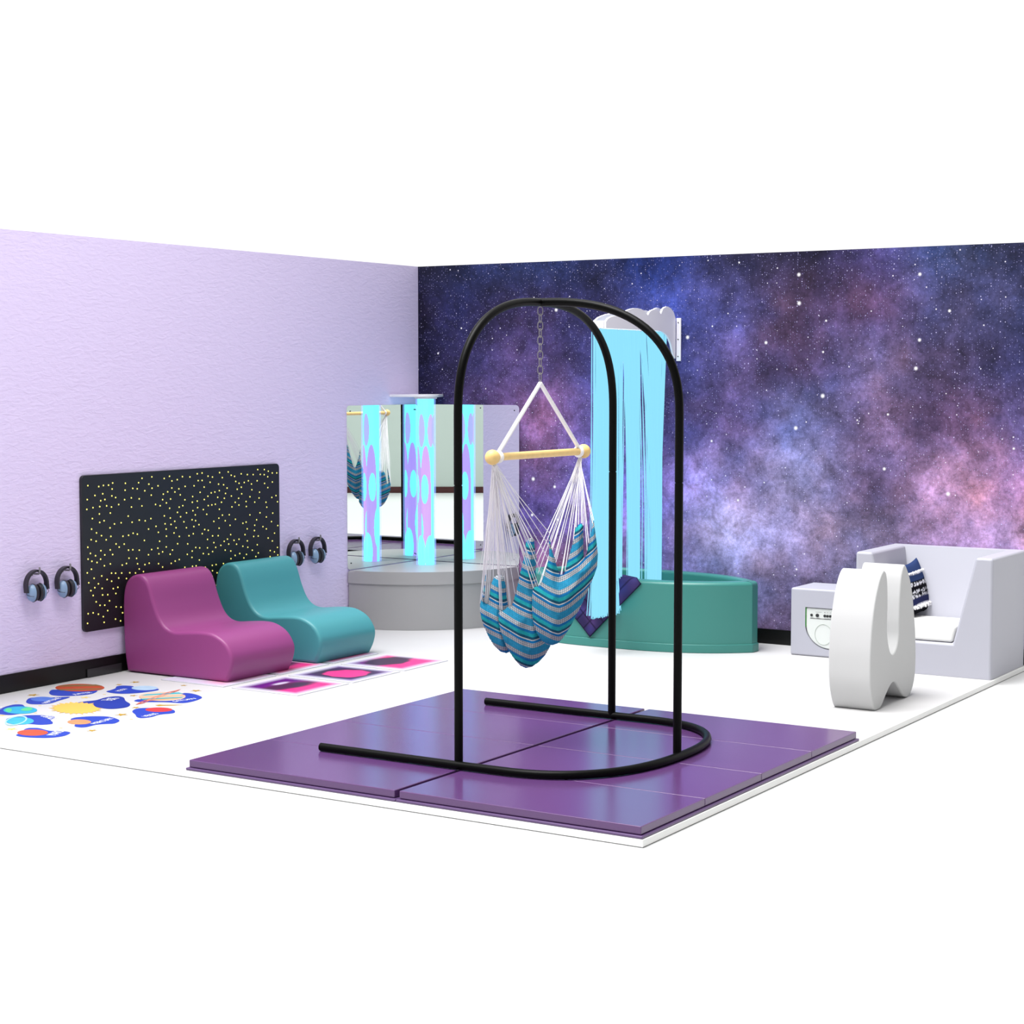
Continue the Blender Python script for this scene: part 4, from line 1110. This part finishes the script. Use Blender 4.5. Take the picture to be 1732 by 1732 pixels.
PLAN = [
 ('planet_sticker', 'JUPITER', 'blue floor sticker of a large red and brown striped planet, nearest the baseboard', [(402, 195), (414, 182), (440, 176), (520, 180), (650, 178), (770, 172), (792, 178), (785, 195), (740, 212), (640, 224), (520, 228), (430, 222), (402, 208)], (650, 161, 200, 31), (214, 86, 48), (606, 221), (752, 203), 0.055),
 ('planet_sticker', 'MOON', 'blue floor sticker with a pale ice-blue disc, beside the magenta chair', [(865, 192), (900, 180), (938, 166), (950, 150), (1000, 143), (1080, 148), (1105, 165), (1180, 178), (1285, 170), (1280, 182), (1200, 195), (1100, 206), (1000, 210), (920, 205)], (1178, 164, 107, 18), (196, 226, 252), (975, 192), (1040, 172), 0.05),
 ('planet_sticker', 'SATURN', 'blue floor sticker of a ringed planet striped cyan and peach', [(1092, 268), (1130, 255), (1220, 262), (1330, 250), (1440, 225), (1500, 204), (1580, 212), (1640, 235), (1630, 252), (1560, 275), (1480, 286), (1350, 279), (1200, 278), (1130, 276)], (1320, 233, 190, 36), (250, 214, 186), (1425, 278), (1600, 252), 0.05),
 ('planet_sticker', 'NEPTUNE', 'small blue floor sticker with a mid-blue disc, left of the sun sticker', [(213, 272), (240, 246), (330, 236), (430, 240), (555, 234), (558, 243), (480, 266), (420, 286), (350, 295), (260, 295), (222, 286)], (345, 254, 95, 19), (88, 132, 232), (378, 290), (500, 246), 0.05),
 ('planet_sticker', 'EARTH', 'blue floor sticker of a cyan and green planet at the left edge of the picture', [(-30, 345), (0, 330), (60, 310), (120, 297), (180, 298), (200, 312), (230, 330), (250, 350), (200, 366), (100, 382), (30, 380), (-20, 370)], (165, 344, 138, 30), (54, 190, 232), (-20, 352), (40, 318), 0.05),
 ('planet_sticker', 'URANUS', 'blue floor sticker of a bright cyan planet with a pale ring', [(48, 422), (90, 402), (150, 390), (280, 383), (400, 388), (448, 402), (412, 424), (428, 440), (420, 456), (330, 463), (230, 456), (150, 462), (90, 452)], (160, 432, 115, 30), (70, 196, 246), (325, 392), (410, 421), 0.075),
 ('planet_sticker', 'MARS', 'blue floor sticker of a red-orange planet, closest to the front edge of the floor', [(198, 500), (225, 490), (260, 487), (320, 490), (400, 510), (480, 513), (550, 518), (572, 530), (520, 554), (420, 568), (300, 569), (180, 561), (130, 548), (160, 530)], (265, 527, 125, 25), (246, 92, 62), (455, 550), (525, 516), 0.08),
 ('planet_sticker', 'MERCURY', 'blue floor sticker with a peach disc, in front of the sun sticker', [(575, 420), (600, 406), (650, 399), (750, 393), (870, 395), (940, 410), (973, 430), (930, 452), (860, 456), (780, 463), (700, 482), (640, 483), (605, 472), (620, 445)], (645, 440, 97, 20), (248, 160, 112), (780, 458), (935, 412), 0.055),
 ('planet_sticker', 'VENUS', 'blue floor sticker with a bright red disc, right of the sun sticker', [(1076, 354), (1110, 332), (1190, 325), (1300, 328), (1400, 338), (1425, 356), (1400, 370), (1300, 380), (1230, 400), (1150, 408), (1112, 398), (1102, 380)], (1293, 340, 110, 18), (246, 66, 70), (1195, 400), (1295, 374), 0.06),
]
def clip_front(poly): return [(x, max(y, -WY + 0.01)) for x, y in poly]
for nm, txt, lab, blob, (cx, cy, rx, ry), rgb, t0, t1, th_ in PLAN:
    c0 = dp(cx, cy)
    tq = thing(nm, lab, 'floor sticker', (float(c0[0]), float(c0[1]), 0.0), 'solar system stickers on the floor')
    flat('blue_shape', clip_front([dp(*q) for q in [tuple(p) for p in smooth_closed(blob, 4)]]), 0.0004, 0.0010, M_NAVY, tq)
    disc = flat('planet_disc', clip_front(ellipse_px(cx, cy, rx, ry)), 0.0011, 0.0016, mat('planet_' + txt.lower(), tuple(int(v * 0.80) for v in rgb), rough=0.6, spec=0.2, noise=0.08, nscale=14), tq)
    text_part(txt, dp(*t0), dp(*t1), th_, tq, 0.0021)
    def band(y0, y1, rgb_, nm_='stripe', slant=0):
        pts_ = []
        for i in range(17):
            s = -1 + 2 * i / 16; pts_.append((s, y0))
        up_ = [(cx + rx * 0.985 * s * math.sqrt(max(0.0, 1 - y0 * y0)), cy + ry * y0 + slant * s) for s in [-1 + 2 * i / 12 for i in range(13)]]
        dn_ = [(cx + rx * 0.985 * s * math.sqrt(max(0.0, 1 - y1 * y1)), cy + ry * y1 + slant * s) for s in [1 - 2 * i / 12 for i in range(13)]]
        flat(nm_, clip_front([dp(*q) for q in up_ + dn_]), 0.0016, 0.0020, mat('band_%d_%d_%d' % rgb_, tuple(int(v * 0.80) for v in rgb_), rough=0.6, spec=0.2), disc)
    if txt == 'JUPITER':
        band(-0.75, -0.35, (150, 118, 70), slant=-3); band(0.30, 0.62, (150, 118, 70), slant=-4)
    if txt == 'SATURN':
        for a_, b2, c_ in ((-0.7, -0.4, (64, 196, 216)), (0.30, 0.55, (64, 186, 196)), (0.60, 0.78, (244, 168, 112)), (-0.1, 0.08, (244, 190, 150))): band(a_, b2, c_, slant=-8)
        ring = [(1100, 300), (1150, 275), (1250, 240), (1360, 200), (1472, 174), (1440, 190), (1330, 228), (1230, 264), (1160, 290)]
        inner = [(1125, 292), (1165, 275), (1255, 243), (1360, 206), (1440, 183), (1415, 194), (1320, 228), (1225, 261), (1160, 284)]
        V = [tuple(dp(*q)) + (0.0023,) for q in ring] + [tuple(dp(*q)) + (0.0023,) for q in inner]
        n9 = len(ring)
        obj('planet_ring', V, [(i, (i + 1) % n9, n9 + (i + 1) % n9, n9 + i) for i in range(n9)], mat('ring_orange', (200, 88, 66), rough=0.6), tq)
    if txt == 'EARTH':
        for q in ([(40, 345), (60, 330), (90, 332), (95, 350), (70, 362)], [(170, 345), (190, 330), (240, 320), (265, 335), (230, 350)]):
            flat('continent', clip_front([dp(*tuple(p)) for p in smooth_closed(q, 4)]), 0.0016, 0.0020, mat('land_green', (74, 186, 124), rough=0.6), disc)
    if txt == 'URANUS':
        rg = [(130 + 92 * math.cos(a), 430 + 36 * math.sin(a) - 0.18 * 92 * math.cos(a)) for a in [2 * PI * i / 36 for i in range(36)]]
        ri = [(130 + 78 * math.cos(a), 430 + 29 * math.sin(a) - 0.18 * 78 * math.cos(a)) for a in [2 * PI * i / 36 for i in range(36)]]
        V = [tuple(dp(*q)) + (0.0023,) for q in rg + ri]
        obj('planet_ring', V, [(i, (i + 1) % 36, 36 + (i + 1) % 36, 36 + i) for i in range(36)], mat('ring_pale', (150, 200, 216), rough=0.6), tq)
c0 = dp(630, 325)
sn = thing('sun_sticker', 'yellow sun floor sticker with pointed rays and a blue shape, middle of the planets', 'floor sticker', (float(c0[0]), float(c0[1]), 0.0), 'solar system stickers on the floor')
sb = [(608, 291), (640, 280), (690, 272), (780, 262), (860, 240), (950, 230), (1005, 240), (1022, 268), (1060, 295), (1030, 320), (930, 333), (850, 330), (790, 315), (740, 300), (690, 288)]
flat('blue_shape', [dp(*tuple(q)) for q in smooth_closed(sb, 4)], 0.0004, 0.0010, mat('navy_print', (28, 50, 142), rough=0.6, spec=0.2), sn)
ry_ = []
for i in range(56):
    a = 2 * PI * i / 56; kx = 1.0 if i % 2 else (1.28 if i % 4 == 0 else 1.16)
    ry_.append(dp(622 + 178 * kx * math.cos(a), 327 + 41 * kx * math.sin(a)))
flat('sun_disc', ry_, 0.0011, 0.0016, mat('sun_yellow', (214, 170, 80), rough=0.6, spec=0.2), sn)
bite = [(762, 300), (800, 285), (880, 270), (980, 285), (1020, 305), (960, 330), (860, 330), (790, 322)]
flat('blue_overlap', [dp(*tuple(q)) for q in smooth_closed(bite, 4)], 0.0017, 0.0020, mat('navy_print', (28, 50, 142), rough=0.6, spec=0.2), sn)
text_part('THE', dp(858, 268), dp(925, 248), 0.045, sn, 0.0023); text_part('SUN', dp(905, 268), dp(975, 248), 0.055, sn, 0.0023)
STARS = [(270, 220, 48, 0, 'gold star sticker between the baseboard and the small mid-blue planet'), (693, 240, 42, 1, 'pale gold star sticker between the striped red planet and the sun'), (1100, 115, 40, 0, 'gold star sticker closest to the magenta chair, beside the ice-blue disc'), (970, 135, 28, 0, 'small gold star sticker above the ice-blue disc'), (1085, 225, 32, 0, 'gold star sticker between the ice-blue disc and the ringed planet'), (1495, 142, 28, 0, 'small gold star sticker beside the liquid tile edge'), (1595, 185, 45, 0, 'large gold star sticker at the right, behind the ringed planet'), (1107, 322, 34, 0, 'gold star sticker above the bright red disc'), (990, 380, 52, 0, 'largest gold star sticker, between the sun and the red disc'), (1068, 416, 16, 1, 'tiny pale star sticker in front of the red disc'), (750, 509, 42, 0, 'gold star sticker in front of the peach disc, nearest the mats'), (95, 497, 48, 1, 'pale gold star sticker behind the red-orange planet, at far left'), (495, 488, 16, 1, 'tiny pale star sticker behind the red-orange planet'), (850, 215, 14, 1, 'tiny pale star sticker left of the gold star by the ice-blue disc'), (325, 307, 14, 1, 'tiny pale star sticker in front of the mid-blue planet'), (130, 275, 14, 1, 'tiny pale star sticker left of the mid-blue planet'), (290, 367, 14, 1, 'tiny pale star sticker beside the green and cyan planet'), (20, 386, 26, 1, 'pale star sticker at the left edge, in front of the green and cyan planet')]
for cx, cy, r, pale, lab in STARS:
    rot = random.uniform(0, 6)
    c0 = on_floor(cx / S0, 1130 + cy / S0)
    rw = r / S0 * np.linalg.norm(c0 - _C) / F_PX * 1.05
    pts_ = [(c0[0] + rw * (1 if i % 2 == 0 else 0.45) * math.cos(rot + PI * i / 5), c0[1] + rw * (1 if i % 2 == 0 else 0.45) * math.sin(rot + PI * i / 5)) for i in range(10)]
    tag(flat('star_sticker', clip_front(pts_), 0.0004, 0.0010, M_PGOLD if pale else M_GOLD, origin=(float(c0[0]), float(c0[1]), 0)), lab, 'star sticker', 'gold star stickers on the floor')
cm = [(1262, 303), (1300, 297), (1330, 300), (1490, 299), (1420, 305), (1320, 308), (1290, 310)]
c0 = dp(1375, 303)
tag(flat('shooting_star_sticker', [dp(*q) for q in cm], 0.0004, 0.0010, M_GOLD, origin=(float(c0[0]), float(c0[1]), 0)), 'long gold shooting star sticker in front of the ringed planet', 'star sticker')
